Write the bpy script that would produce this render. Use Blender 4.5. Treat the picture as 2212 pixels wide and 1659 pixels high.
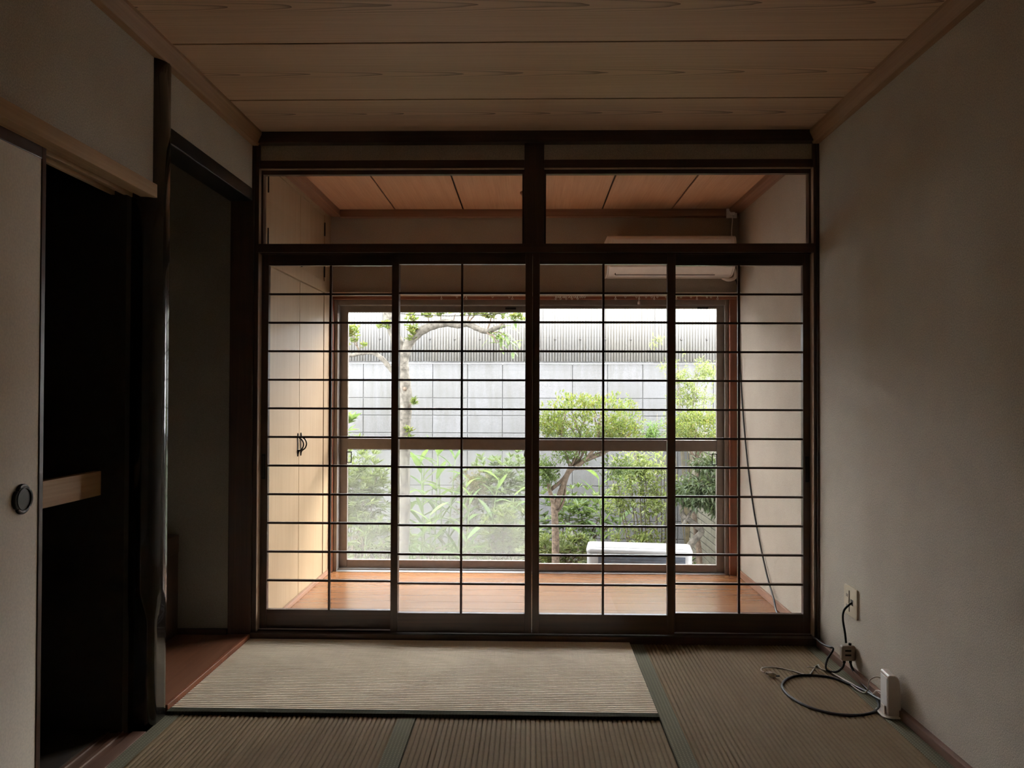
import bpy, math, random
from mathutils import Vector, Matrix
rnd = random.Random(7)
for o in list(bpy.data.objects): bpy.data.objects.remove(o)
SC = bpy.context.scene
COL = SC.collection

# ---------------------------------------------------------------- camera
cd = bpy.data.cameras.new('camera'); cam = bpy.data.objects.new('camera', cd); COL.objects.link(cam)
cd.sensor_width = 36.0; cd.sensor_fit = 'HORIZONTAL'
cd.lens = 1709.6 / 2212 * 36.0
cd.clip_start = 0.02
FW = Vector((-0.02221964, 0.99967182, 0.01274928)); RT = Vector((0.99974892, 0.02218083, 0.00317798)); UP = RT.cross(FW)
cam.matrix_world = Matrix(((RT.x, UP.x, -FW.x, 0), (RT.y, UP.y, -FW.y, -3.6945), (RT.z, UP.z, -FW.z, 1.1471), (0, 0, 0, 1)))
SC.camera = cam

# ---------------------------------------------------------------- light: overcast sky and a sun veiled by thin cloud
wd = bpy.data.worlds.new('overcast_sky'); SC.world = wd; wd.use_nodes = True
bg = wd.node_tree.nodes['Background']
bg.inputs[0].default_value = (0.95, 0.98, 1.0, 1); bg.inputs[1].default_value = 13.2
sl = bpy.data.lights.new('veiled_sun', 'SUN'); sl.energy = 7.5; sl.angle = math.radians(26); sl.color = (1.0, 0.96, 0.90)
so = bpy.data.objects.new('veiled_sun', sl); COL.objects.link(so)
saz, sel = math.radians(47), math.radians(25)          # azimuth to the right of straight out, elevation
sd = Vector((math.sin(saz)*math.cos(sel), math.cos(saz)*math.cos(sel), math.sin(sel)))
so.location = sd*12; so.rotation_euler = sd.to_track_quat('Z', 'Y').to_euler()
vs = SC.view_settings
vs.view_transform = 'Standard'; vs.look = 'None'; vs.gamma = 1.0; vs.exposure = 0.62; vs.use_curve_mapping = False
SC.cycles.max_bounces = 14; SC.cycles.diffuse_bounces = 8; SC.cycles.transparent_max_bounces = 24
SC.cycles.sample_clamp_indirect = 6.0

# ---------------------------------------------------------------- mesh helpers
WL = {}
def wl(p): return WL.get(p.name, Vector((0, 0, 0))) if p else Vector((0, 0, 0))
def empty(name, loc=(0, 0, 0), rot=0.0):
    o = bpy.data.objects.new(name, None); COL.objects.link(o); o.location = loc; o.rotation_euler = (0, 0, rot)
    o.empty_display_size = 0.05
    WL[o.name] = Vector((0, 0, 0)) if rot else Vector(loc)   # rotated things are built in their own space
    return o
def tag(o, label, cat, group=None):
    o['label'] = label; o['category'] = cat
    if group: o['group'] = group
    return o
def struct(o): o['kind'] = 'structure'; return o
def stuff(o): o['kind'] = 'stuff'; return o
class MB:
    def __init__(s): s.v = []; s.f = []
    def add(s, vs_, fs): n = len(s.v); s.v += [tuple(a) for a in vs_]; s.f += [tuple(i+n for i in f) for f in fs]; return s
    def box(s, x0, x1, y0, y1, z0, z1):
        if x0 > x1: x0, x1 = x1, x0
        if y0 > y1: y0, y1 = y1, y0
        if z0 > z1: z0, z1 = z1, z0
        return s.add([(x0,y0,z0),(x1,y0,z0),(x1,y1,z0),(x0,y1,z0),(x0,y0,z1),(x1,y0,z1),(x1,y1,z1),(x0,y1,z1)],
                     [(0,3,2,1),(4,5,6,7),(0,1,5,4),(1,2,6,5),(2,3,7,6),(3,0,4,7)])
    def prism(s, pts, axis, a, b):
        """closed outline (list of 2-D points, anticlockwise seen along +axis) swept from a to b"""
        def m(p, t): return (t, p[0], p[1]) if axis == 'X' else ((p[0], t, p[1]) if axis == 'Y' else (p[0], p[1], t))
        n = len(pts)
        vs_ = [m(p, a) for p in pts] + [m(p, b) for p in pts]
        fs = [(i, (i+1) % n, n+(i+1) % n, n+i) for i in range(n)] + [tuple(range(n-1, -1, -1)), tuple(range(n, 2*n))]
        return s.add(vs_, fs)
    def tube(s, pts, r, k=8, caps=True):
        pts = [Vector(p) for p in pts]; n = len(pts)
        rs = r if isinstance(r, (list, tuple)) else [r]*n
        ref = Vector((0, 0, 1)); rings = []
        t0 = (pts[1]-pts[0]).normalized()
        if abs(t0.z) > 0.9: ref = Vector((1, 0, 0))
        u = t0.cross(ref).normalized()
        for i, p in enumerate(pts):
            t = (pts[min(i+1, n-1)]-pts[max(i-1, 0)]).normalized()
            u = (u - t*u.dot(t)).normalized(); w = t.cross(u)
            rings.append([p + (u*math.cos(2*math.pi*j/k) + w*math.sin(2*math.pi*j/k))*rs[i] for j in range(k)])
        vs_ = [q for ring in rings for q in ring]
        fs = [(i*k+j, i*k+(j+1) % k, (i+1)*k+(j+1) % k, (i+1)*k+j) for i in range(n-1) for j in range(k)]
        if caps: fs += [tuple(range(k-1, -1, -1)), tuple((n-1)*k+j for j in range(k))]
        return s.add(vs_, fs)
    def lathe(s, prof, c, axis='Z', k=24, fn=None):
        """prof: (radius, height) pairs; fn(angle) scales the radius"""
        vs_ = []
        for (r, h) in prof:
            for j in range(k):
                a = 2*math.pi*j/k; q = r*(fn(a) if fn else 1)
                x, y = q*math.cos(a), q*math.sin(a)
                vs_.append((c[0]+x, c[1]+y, c[2]+h) if axis == 'Z' else ((c[0]+h, c[1]+x, c[2]+y) if axis == 'X' else (c[0]+x, c[1]+h, c[2]+y)))
        n = len(prof)
        fs = [(i*k+j, i*k+(j+1) % k, (i+1)*k+(j+1) % k, (i+1)*k+j) for i in range(n-1) for j in range(k)]
        fs += [tuple(range(k-1, -1, -1)), tuple((n-1)*k+j for j in range(k))]
        return s.add(vs_, fs)
    def build(s, name, mat, parent=None, bevel=0.0, smooth=False):
        xs, ys, zs = zip(*s.v)
        o = Vector(((min(xs)+max(xs))/2, (min(ys)+max(ys))/2, min(zs)))
        me = bpy.data.meshes.new(name)
        me.from_pydata([(a-o.x, b-o.y, c-o.z) for a, b, c in s.v], [], s.f); me.update()
        if smooth:
            for p in me.polygons: p.use_smooth = True
        me.materials.append(mat)
        ob = bpy.data.objects.new(name, me); COL.objects.link(ob)
        ob.parent = parent; ob.location = o - wl(parent); WL[ob.name] = o
        if bevel:
            m = ob.modifiers.new('bevel', 'BEVEL'); m.width = bevel; m.segments = 2; m.limit_method = 'ANGLE'
        return ob
def box(name, mat, b, parent=None, bevel=0.0): return MB().box(*b).build(name, mat, parent, bevel)
def boxes(name, mat, bs, parent=None, bevel=0.0):
    m = MB()
    for b in bs: m.box(*b)
    return m.build(name, mat, parent, bevel)
def put(src, loc, parent=None, name=None):
    """copy of an object sharing its mesh; loc is the world place of its origin"""
    c = src.copy(); COL.objects.link(c); c.parent = parent; c.location = Vector(loc)-wl(parent); WL[c.name] = Vector(loc)
    return c
def copy_tree(src, loc, rot=None):
    r = src.copy(); COL.objects.link(r); r.location = loc
    if rot is not None: r.rotation_euler = rot
    for ch in [c for c in bpy.data.objects if c.parent == src]:
        c = ch.copy(); COL.objects.link(c); c.parent = r
        for g in [q for q in bpy.data.objects if q.parent == ch]:
            d = g.copy(); COL.objects.link(d); d.parent = c
    return r
def smoothpath(pts, n=6):
    """Catmull-Rom through the points"""
    P = [Vector(p) for p in pts]; P = [P[0]*2-P[1]] + P + [P[-1]*2-P[-2]]; out = []
    for i in range(1, len(P)-2):
        a, b, c, d = P[i-1:i+3]
        for k in range(n):
            t = k/n
            out.append(0.5*((2*b)+(c-a)*t+(2*a-5*b+4*c-d)*t*t+(3*b-a-3*c+d)*t**3))
    return out+[P[-2]]
def rrect(x0, x1, y0, y1, r, k=5):
    out = []
    for cx, cy, a0 in ((x1-r, y1-r, 0), (x0+r, y1-r, 90), (x0+r, y0+r, 180), (x1-r, y0+r, 270)):
        for j in range(k+1):
            a = math.radians(a0+90*j/k); out.append((cx+r*math.cos(a), cy+r*math.sin(a)))
    return out

# ---------------------------------------------------------------- materials
def mat(name):
    m = bpy.data.materials.new(name); m.use_nodes = True
    nt = m.node_tree; b = nt.nodes['Principled BSDF']
    return m, nt, b
def nd(nt, typ, ins=None, **props):
    n = nt.nodes.new(typ)
    for k, v in props.items(): setattr(n, k, v)
    for k, v in (ins or {}).items():
        if isinstance(v, bpy.types.NodeSocket): nt.links.new(v, n.inputs[k])
        else: n.inputs[k].default_value = v
    return n
def mth(nt, op, a, b=None, c=None):
    ins = {0: a}
    if b is not None: ins[1] = b
    if c is not None: ins[2] = c
    return nd(nt, 'ShaderNodeMath', ins, operation=op).outputs[0]
def c4(c): return (c[0], c[1], c[2], 1)
def ramp(nt, fac, stops):
    r = nd(nt, 'ShaderNodeValToRGB', {0: fac}); el = r.color_ramp.elements
    while len(el) < len(stops): el.new(0.5)
    for e, (p, c) in zip(el, stops): e.position = p; e.color = c4(c)
    return r.outputs[0]
def mixc(nt, f, a, b, mode='MIX'):
    n = nd(nt, 'ShaderNodeMix', data_type='RGBA', blend_type=mode)
    for i, v in ((0, f), (6, a), (7, b)):
        if isinstance(v, bpy.types.NodeSocket): nt.links.new(v, n.inputs[i])
        else: n.inputs[i].default_value = v if i == 0 else c4(v)
    return n.outputs[2]
def wpos(nt): return nd(nt, 'ShaderNodeNewGeometry').outputs['Position']
def noise(nt, vec, scale, detail=4.0, rough=0.55, dist=0.0):
    return nd(nt, 'ShaderNodeTexNoise', {'Vector': vec, 'Scale': scale, 'Detail': detail, 'Roughness': rough, 'Distortion': dist}).outputs[0]
def bump(nt, b, h, strength, dist=0.01):
    n = nd(nt, 'ShaderNodeBump', {'Height': h, 'Strength': strength, 'Distance': dist}); nt.links.new(n.outputs[0], b.inputs['Normal'])
def mapped(nt, vec, sc): return nd(nt, 'ShaderNodeMapping', {'Vector': vec, 'Scale': sc}).outputs[0]

def wood(name, dark, light, axis='X', rough=0.5, fine=90.0, spec=0.5, coat=0.0, relief=.12):
    m, nt, b = mat(name)
    s = [fine]*3; s['XYZ'.index(axis)] = fine*0.022
    s2 = [fine*.22]*3; s2['XYZ'.index(axis)] = fine*0.008
    p = wpos(nt)
    a = noise(nt, mapped(nt, p, s), 1.0, 5, .6); c = noise(nt, mapped(nt, p, s2), 1.0, 3, .5, .4)
    f = mth(nt, 'ADD', mth(nt, 'MULTIPLY', a, .6), mth(nt, 'MULTIPLY', c, .4))
    col = ramp(nt, f, [(.32, dark), (.66, light)])
    nt.links.new(col, b.inputs['Base Color'])
    b.inputs['Roughness'].default_value = rough; b.inputs['Specular IOR Level'].default_value = spec
    b.inputs['Coat Weight'].default_value = coat
    bump(nt, b, a, relief, .002)
    return m
def plain(name, col, rough=.5, metal=0.0, var=.06, scale=25.0, spec=.5, coat=0.0, bumpy=0.0):
    m, nt, b = mat(name)
    n = noise(nt, wpos(nt), scale, 4)
    lo = [max(0, x*(1-var*2)) for x in col]; hi = [min(1, x*(1+var*2)) for x in col]
    nt.links.new(ramp(nt, n, [(.3, lo), (.7, hi)]), b.inputs['Base Color'])
    b.inputs['Roughness'].default_value = rough; b.inputs['Metallic'].default_value = metal
    b.inputs['Specular IOR Level'].default_value = spec; b.inputs['Coat Weight'].default_value = coat
    if bumpy: bump(nt, b, noise(nt, wpos(nt), scale*8, 3), bumpy, .002)
    return m
def plaster(name, col, grain=420.0, strength=.35, con=1.0):
    m, nt, b = mat(name)
    p = wpos(nt); n = noise(nt, p, 5.0, 5, .6); g = noise(nt, p, grain, 2, .5)
    f = mth(nt, 'ADD', mth(nt, 'MULTIPLY', n, .22), mth(nt, 'MULTIPLY', g, .78))
    nt.links.new(ramp(nt, f, [(.34, [x*(1-.20*con) for x in col]), (.66, [x*(1+.14*con) for x in col])]), b.inputs['Base Color'])
    b.inputs['Roughness'].default_value = .92; b.inputs['Specular IOR Level'].default_value = .15
    bump(nt, b, g, strength, .0025)
    return m
def glass(name, tint=(.985, .985, .985), refl=.5):
    m, nt, b = mat(name); nt.nodes.remove(b)
    out = nt.nodes['Material Output']
    t = nd(nt, 'ShaderNodeBsdfTransparent', {'Color': c4(tint)}); g = nd(nt, 'ShaderNodeBsdfGlossy', {'Roughness': .02})
    lw = nd(nt, 'ShaderNodeFresnel', {'IOR': 1.45})
    mx = nd(nt, 'ShaderNodeMixShader', {0: mth(nt, 'MULTIPLY', lw.outputs[0], refl), 1: t.outputs[0], 2: g.outputs[0]})
    nt.links.new(mx.outputs[0], out.inputs[0]); return m
def hazy_glass(name, amount):
    """a pane filmed over with dried dust and lime: a broad film with streaks that run down, thicker low on the pane"""
    m, nt, b = mat(name); nt.nodes.remove(b); out = nt.nodes['Material Output']
    p = wpos(nt)
    z = nd(nt, 'ShaderNodeSeparateXYZ', {0: p}).outputs[2]
    low = nd(nt, 'ShaderNodeMapRange', {0: z, 1: .80, 2: .10, 3: .25, 4: 1.35}).outputs[0]
    n = noise(nt, mapped(nt, p, (9, 9, 2.2)), 1.0, 5, .6)
    f = mth(nt, 'MULTIPLY', mth(nt, 'MULTIPLY', mth(nt, 'ADD', mth(nt, 'MULTIPLY', n, .7), .65), low), amount)
    t = nd(nt, 'ShaderNodeBsdfTransparent', {'Color': (.95, .96, .95, 1)})
    d = nd(nt, 'ShaderNodeBsdfTranslucent', {'Color': (.9, .86, .82, 1)}); d2 = nd(nt, 'ShaderNodeBsdfDiffuse', {'Color': (.8, .8, .78, 1)})
    s = nd(nt, 'ShaderNodeMixShader', {0: .25, 1: d.outputs[0], 2: d2.outputs[0]})
    mx = nd(nt, 'ShaderNodeMixShader', {0: f, 1: t.outputs[0], 2: s.outputs[0]})
    nt.links.new(mx.outputs[0], out.inputs[0]); return m
def leafmat(name, cols, scale=14.0, trans=.45):
    m, nt, b = mat(name); out = nt.nodes['Material Output']
    p = wpos(nt); n = noise(nt, p, scale, 3, .7); n2 = noise(nt, p, scale*5, 1)
    f = mth(nt, 'ADD', mth(nt, 'MULTIPLY', n, .5), mth(nt, 'MULTIPLY', n2, .5))
    k = len(cols)
    col = ramp(nt, f, [(.36+.28*i/(k-1), c) for i, c in enumerate(cols)])
    nt.links.new(col, b.inputs['Base Color']); b.inputs['Roughness'].default_value = .45
    t = nd(nt, 'ShaderNodeBsdfTranslucent', {'Color': mixc(nt, .3, col, (.25, .30, .07))})
    mx = nd(nt, 'ShaderNodeMixShader', {0: trans, 1: b.outputs[0], 2: t.outputs[0]})
    nt.links.new(mx.outputs[0], out.inputs[0]); return m

M = {}
M['dark_wood'] = wood('dark_stained_wood', (.040, .018, .012), (.085, .040, .026), 'Z', .33)
M['dark_wood_x'] = wood('dark_stained_wood_across', (.040, .018, .012), (.085, .040, .026), 'X', .33)
M['dark_wood_y'] = wood('dark_stained_wood_deep', (.045, .020, .014), (.095, .045, .030), 'Y', .33)
M['red_wood'] = wood('red_brown_casing_wood', (.16, .050, .022), (.28, .095, .040), 'Z', .4)
M['red_wood_x'] = wood('red_brown_casing_wood_across', (.16, .050, .022), (.28, .095, .040), 'X', .4)
M['trim_y'] = wood('honey_trim_wood', (.36, .20, .10), (.50, .30, .165), 'Y', .55)
M['trim_brown_y'] = wood('brown_trim_wood', (.20, .095, .055), (.32, .165, .10), 'Y', .5)
M['trim_brown_x'] = wood('brown_trim_wood_across', (.20, .095, .055), (.32, .165, .10), 'X', .5)
M['pine_y'] = wood('pale_pine_wood', (.42, .25, .12), (.58, .37, .20), 'Y', .6)
M['birch'] = wood('pale_birch_veneer', (.31, .213, .120), (.385, .275, .168), 'Z', .45, 160)
M['veranda'] = wood('orange_veranda_boards', (.185, .075, .028), (.255, .112, .045), 'X', .24, 55, .5, .0, .02)
M['toko'] = wood('alcove_floor_wood', (.16, .065, .035), (.26, .11, .06), 'Y', .35, 60)
M['raw_and_lit_wood'] = wood('raw_and_lit_reveal_wood', (.40, .27, .18), (.54, .38, .27), 'Z', .5)  # raw on the soffits; on the jambs its paleness stands for glancing light
M['sill'] = wood('worn_sill_wood', (.16, .085, .06), (.27, .155, .11), 'Y', .42)
M['wall'] = plaster('sand_coloured_wallpaper', (.62, .555, .465), 230, .55)
M['wall_v'] = plaster('beige_veranda_plaster', (.39, .335, .275), 260)
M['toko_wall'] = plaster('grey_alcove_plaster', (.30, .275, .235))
M['fusuma'] = plaster('cream_door_paper', (.90, .81, .69), 160, .10, .35)
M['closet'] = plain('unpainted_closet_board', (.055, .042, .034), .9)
M['lacquer'] = plain('black_lacquer', (.010, .008, .008), .16, 0, .1, 12, .6, .6)
M['black_wood'] = plain('black_stained_beam', (.012, .009, .008), .4)
M['alu'] = plain('bronze_aluminium', (.26, .222, .197), .38, .5, .04)
M['alu_grey'] = plain('grey_aluminium', (.38, .37, .37), .38, .6, .04)
M['black_metal'] = plain('black_metal', (.012, .011, .011), .4, .5)
M['iron'] = plain('aged_iron', (.06, .055, .052), .42, .7, .15)
M['white_plastic'] = plain('white_plastic', (.86, .83, .80), .35, 0, .02)
M['cream_plastic'] = plain('cream_plastic', (.66, .56, .41), .4, 0, .02)
M['tan_plastic'] = plain('taupe_plastic', (.34, .27, .22), .45, 0, .03)
M['router_white'] = plain('router_white_plastic', (.70, .61, .55), .30, 0, .02)
M['black_rubber'] = plain('black_cable_sheath', (.014, .013, .013), .45)
M['white_cord'] = plain('off_white_cord', (.52, .45, .36), .5)
M['slot'] = plain('dark_slot', (.03, .024, .02), .8)
M['glass'] = glass('clear_glass'); M['glass_w'] = glass('window_glass', (.985, .985, .985), .6)
M['haze'] = hazy_glass('dusty_glass', .040)
M['rail_white'] = plain('white_rail_enamel', (.70, .62, .54), .35)
M['enamel'] = plain('white_enamel_case', (.165, .165, .165), .4, 0, .02)
M['grille'] = plain('dark_coil_fins', (.035, .042, .055), .5, .3, .2)
M['soil'] = plain('garden_soil', (0.068, 0.056, 0.045), .95, 0, .3, 9, .1, 0, .6)
M['bark'] = plain('grey_bark', (.088, .080, .067), .9, 0, .28, 30, .15, 0, .6)
M['bark2'] = plain('brown_bark', (.098, .074, .055), .9, 0, .28, 40, .15, 0, .6)
M['stem'] = plain('thin_stems', (0.090, 0.072, 0.038), .8, 0, .2)
M['cane'] = plain('green_canes', (0.099, 0.144, 0.041), .6, 0, .15)
M['rock'] = plain('weathered_stone', (0.099, 0.095, 0.086), .95, 0, .25, 18, .15, 0, .6)
M['mortar'] = plain('grey_mortar', (.10, .10, .10), .95, 0, .08)
M['brick'] = plain('tan_facing_brick', (.105, .096, .070), .85, 0, .12, 10)
M['brick_joint'] = plain('dark_joint_mortar', (.014, .013, .010), .95)
M['eave'] = wood('eave_boards', (.30, .20, .12), (.42, .29, .18), 'X', .7)
M['wire'] = plain('dark_wire', (.03, .03, .03), .6)
M['leaf_bright'] = leafmat('yellow_green_leaves', [(0.019, 0.040, 0.009), (0.055, 0.088, 0.016), (0.123, 0.145, 0.023), (0.167, 0.106, 0.030)], 16, .42)
M['leaf_green'] = leafmat('mid_green_leaves', [(0.026, 0.053, 0.016), (0.070, 0.114, 0.032), (0.154, 0.189, 0.066)], 14)
M['leaf_dark'] = leafmat('glossy_dark_leaves', [(0.016, 0.031, 0.012), (0.040, 0.064, 0.026), (0.093, 0.121, 0.062)], 14, .35)
M['leaf_az'] = leafmat('rosette_leaves', [(0.033, 0.050, 0.014), (0.086, 0.114, 0.033), (0.180, 0.201, 0.071)], 10, .4)
M['leaf_ginger'] = leafmat('ginger_leaves', [(0.044, 0.088, 0.026), (0.092, 0.163, 0.042), (0.167, 0.233, 0.070)], 5, .5)
M['leaf_pale'] = leafmat('pale_feathery_leaves', [(0.084, 0.123, 0.035), (0.172, 0.211, 0.062), (0.264, 0.273, 0.101)], 18, .5)
M['leaf_red'] = leafmat('bronze_tinted_leaves', [(0.057, 0.057, 0.018), (0.121, 0.097, 0.036), (0.180, 0.119, 0.057)], 22, .45)
M['litter'] = leafmat('leaf_litter', [(0.041, 0.033, 0.021), (0.081, 0.065, 0.041), (0.122, 0.102, 0.065)], 20, .2)

def make_block_mat():
    m, nt, b = mat('concrete_block'); p = wpos(nt)
    g = noise(nt, p, 120, 3, .6); st = noise(nt, mapped(nt, p, (14, 14, 1.6)), 1.0, 5, .65); big = noise(nt, p, 1.1, 3)
    rn = nd(nt, 'ShaderNodeObjectInfo').outputs['Random']
    base = mixc(nt, mth(nt, 'MULTIPLY', rn, .35), ramp(nt, g, [(.36, (.074, .073, .075)), (.60, (.117, .116, .119))]), (.076, .076, .073))
    dirt = nd(nt, 'ShaderNodeMapRange', {0: mth(nt, 'ADD', st, mth(nt, 'MULTIPLY', big, .6)), 1: .70, 2: 1.02, 3: 0.0, 4: .70}).outputs[0]
    nt.links.new(mixc(nt, dirt, base, (.062, .060, .053)), b.inputs['Base Color'])
    b.inputs['Roughness'].default_value = .95; bump(nt, b, g, .35, .004); return m
M['block'] = make_block_mat()
def make_corrugated_mat():
    m, nt, b = mat('corrugated_slate'); p = wpos(nt)
    z = nd(nt, 'ShaderNodeSeparateXYZ', {0: p}).outputs[2]
    st = noise(nt, mapped(nt, p, (31, 31, 1.1)), 1.0, 4, .6)  # streaks at the rib pitch put the ribs' shading into the colour
    r = nd(nt, 'ShaderNodeObjectInfo').outputs['Random']
    base = mixc(nt, r, (.130, .129, .128), (.146, .136, .124))
    low = nd(nt, 'ShaderNodeMapRange', {0: z, 1: 2.25, 2: 1.52, 3: .12, 4: .80}).outputs[0]
    f = mth(nt, 'MULTIPLY', nd(nt, 'ShaderNodeMapRange', {0: st, 1: .42, 2: .66, 3: .0, 4: 1.0}).outputs[0], low)
    nt.links.new(mixc(nt, f, base, (.108, .098, .080)), b.inputs['Base Color'])
    b.inputs['Roughness'].default_value = .9; return m
M['corrugated'] = make_corrugated_mat()

def make_ceiling_mat():
    """printed cedar: nested arches of grain along the middle of each board, straight lines beside them"""
    m, nt, b = mat('cedar_ceiling_board')
    tc = nd(nt, 'ShaderNodeTexCoord').outputs['Object']; s = nd(nt, 'ShaderNodeSeparateXYZ', {0: tc})
    rn = nd(nt, 'ShaderNodeObjectInfo').outputs['Random']
    x, y = s.outputs[0], s.outputs[1]
    wob = noise(nt, mapped(nt, wpos(nt), (2.2, 9, 1)), 1.0, 3, .5)
    x2 = mth(nt, 'ADD', mth(nt, 'ADD', x, mth(nt, 'MULTIPLY', wob, .55)), mth(nt, 'ADD', mth(nt, 'MULTIPLY', rn, .4), 2.6))
    y2 = mth(nt, 'MULTIPLY', mth(nt, 'ADD', y, mth(nt, 'MULTIPLY', mth(nt, 'SUBTRACT', wob, .5), .02)), 42.0)
    r = mth(nt, 'SQRT', mth(nt, 'ADD', mth(nt, 'MULTIPLY', x2, x2), mth(nt, 'MULTIPLY', y2, y2)))
    t = mth(nt, 'FRACT', mth(nt, 'MULTIPLY', r, 3.6))
    line = mth(nt, 'POWER', t, 5.0)
    fall = mth(nt, 'DIVIDE', 1.0, mth(nt, 'ADD', 1.0, mth(nt, 'POWER', mth(nt, 'ABSOLUTE', mth(nt, 'MULTIPLY', y, 16.0)), 2.4)))
    fine = noise(nt, mapped(nt, wpos(nt), (2.0, 190, 1)), 1.0, 3, .6)
    base = ramp(nt, fine, [(.3, (.64, .42, .27)), (.7, (.78, .54, .36))])
    nt.links.new(mixc(nt, mth(nt, 'MULTIPLY', line, mth(nt, 'ADD', mth(nt, 'MULTIPLY', fall, .85), .07)), base, (.17, .085, .045)), b.inputs['Base Color'])
    b.inputs['Roughness'].default_value = .5; return m
M['ceiling'] = make_ceiling_mat()
M['ceiling_v'] = wood('cedar_veranda_ceiling', (.50, .27, .15), (.64, .38, .23), 'Y', .5, 130)

def make_tatami_mat(name, c_lo, c_hi, along):
    m, nt, b = mat(name); p = wpos(nt)
    sc = (6, 420, 6) if along == 'Y' else (420, 6, 6)       # rushes lie across the ribs
    a = noise(nt, mapped(nt, p, sc), 1.0, 4, .6); c = noise(nt, p, 2.2, 4, .6)
    f = mth(nt, 'ADD', mth(nt, 'MULTIPLY', a, .6), mth(nt, 'MULTIPLY', c, .4))
    nt.links.new(ramp(nt, f, [(.3, c_lo), (.7, c_hi)]), b.inputs['Base Color'])
    b.inputs['Roughness'].default_value = .8; b.inputs['Specular IOR Level'].default_value = .12
    bump(nt, b, a, .3, .001); return m
M['tatami_pale'] = make_tatami_mat('pale_rush_weave', (.74, .63, .47), (.90, .78, .61), 'X')  # crosswise mat's weave, much paler than the other mats
M['tatami'] = make_tatami_mat('tan_rush_weave', (.158, .106, .053), (.225, .158, .085), 'Y')
def make_border_mat(name, base, dot, f=270.0):
    m, nt, b = mat(name); s = nd(nt, 'ShaderNodeSeparateXYZ', {0: wpos(nt)})
    u = mth(nt, 'ADD', s.outputs[0], s.outputs[1]); v = mth(nt, 'SUBTRACT', s.outputs[0], s.outputs[1])
    d = mth(nt, 'MULTIPLY', mth(nt, 'SINE', mth(nt, 'MULTIPLY', u, f)), mth(nt, 'SINE', mth(nt, 'MULTIPLY', v, f)))
    k = nd(nt, 'ShaderNodeMapRange', {0: d, 1: .35, 2: .9}).outputs[0]
    nt.links.new(mixc(nt, k, base, dot), b.inputs['Base Color']); b.inputs['Roughness'].default_value = .95; b.inputs['Specular IOR Level'].default_value = .04; return m
M['border'] = make_border_mat('grey_green_brocade', (.150, .140, .098), (.285, .268, .185))
M['border_dark'] = make_border_mat('dark_green_brocade', (.045, .044, .030), (.075, .072, .05))

# ================================================================ THE ROOM
XL, XR, ZC = -1.304, 1.335, 2.369
# --- subfloor, walls
struct(box('floor', M['closet'], (-2.35, 1.5, -4.6, .02, -.12, -.035)))
wr = struct(box('wall_right', M['wall'], (XR, XR+.10, -4.6, -.002, -.1, ZC+.02)))
struct(box('wall_back', M['wall'], (-2.35, XR+.1, -4.7, -4.6, -.1, ZC+.02)))
struct(boxes('wall_left', M['wall'], [(XL-.06, XL, -4.6, -.99, 1.868, ZC+.02), (XL-.06, XL, -4.6, -2.462, -.1, 1.868),
                                       (XL-.06, XL, -.90, -.022, 2.108, ZC+.02)]))
struct(box('baseboard_right', M['sill'], (XR-.022, XR, -4.6, -.024, -.034, .030), None, .002))
# --- ceiling: boards with open joints
ce = empty('ceiling', (0, 0, ZC)); struct(ce)
box('backing_board', M['black_wood'], (-1.33, 1.36, -4.6, 0, ZC+.014, ZC+.05), ce)
edges = [-.005, -.433, -.962, -1.491, -2.02, -2.549, -3.078, -3.607, -4.136, -4.6]
for a, b_ in zip(edges[:-1], edges[1:]):
    w = .529
    cy = b_+w/2 if a > -.1 else (a+b_)/2
    me_ = MB().box(-1.304, XR, b_+.0055, a-.0055, ZC, ZC+.012)
    o = me_.build('ceiling_board', M['ceiling'], ce)
    # put the board's origin on its own grain axis
    sh = cy-(a+b_)/2 + (-.10 if abs(a+.433) > .001 and a > -.1 else 0.0)
    for v in o.data.vertices: v.co.y -= sh
    o.location.y += sh
# --- ceiling moulding on both side walls, dark head beams on the window side
struct(MB().prism([(XL, ZC-.060), (XL+.028, ZC-.060), (XL+.050, ZC-.012), (XL+.050, ZC+.002), (XL, ZC+.002)], 'Y', -.02, -4.6).build('trim_1', M['trim_y']))
struct(MB().prism([(XR, ZC-.060), (XR, ZC+.002), (XR-.050, ZC+.002), (XR-.050, ZC-.012), (XR-.028, ZC-.060)], 'Y', -.02, -4.6).build('trim_2', M['trim_y']))
struct(box('trim_3', M['dark_wood_x'], (XL+.0, XR-.0, -.04, .10, 2.319, ZC+.004), None, .003))        # top beam
struct(boxes('wall_front', M['wall'], [(-1.275, -.027, .012, .07, 2.244, 2.319), (.065, 1.312, .012, .07, 2.244, 2.319)]))
for k, (a, b_) in enumerate([(-1.275, -.027), (.065, 1.312)]):
    struct(box('trim_%d' % (4+k), M['dark_wood_x'], (a, b_, -.006, .095, 2.206, 2.244), None, .003))
struct(box('trim_6', M['dark_wood'], (-.027, .065, -.012, .105, 1.846, 2.319), None, .003))           # short post
# head track: body with two grooves below
struct(MB().prism([(-.03, 1.806), (-.008, 1.806), (-.008, 1.818), (.026, 1.818), (.026, 1.806), (.034, 1.806), (.034, 1.818), (.068, 1.818), (.068, 1.806), (.10, 1.806), (.10, 1.846), (-.03, 1.846)],
             'X', -1.275, 1.312).build('trim_7', M['dark_wood_x'], None, .0015))
# side posts of the opening
struct(boxes('trim_8', M['dark_wood'], [(-1.405, -1.296, -.022, .105, -.03, 2.319), (-1.296, -1.275, -.012, .095, -.03, 2.319)], None, .003))
struct(boxes('trim_9', M['dark_wood'], [(1.325, 1.345, -.022, .105, -.03, 2.319), (1.312, 1.325, -.012, .095, -.03, 2.319)], None, .003))
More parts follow.
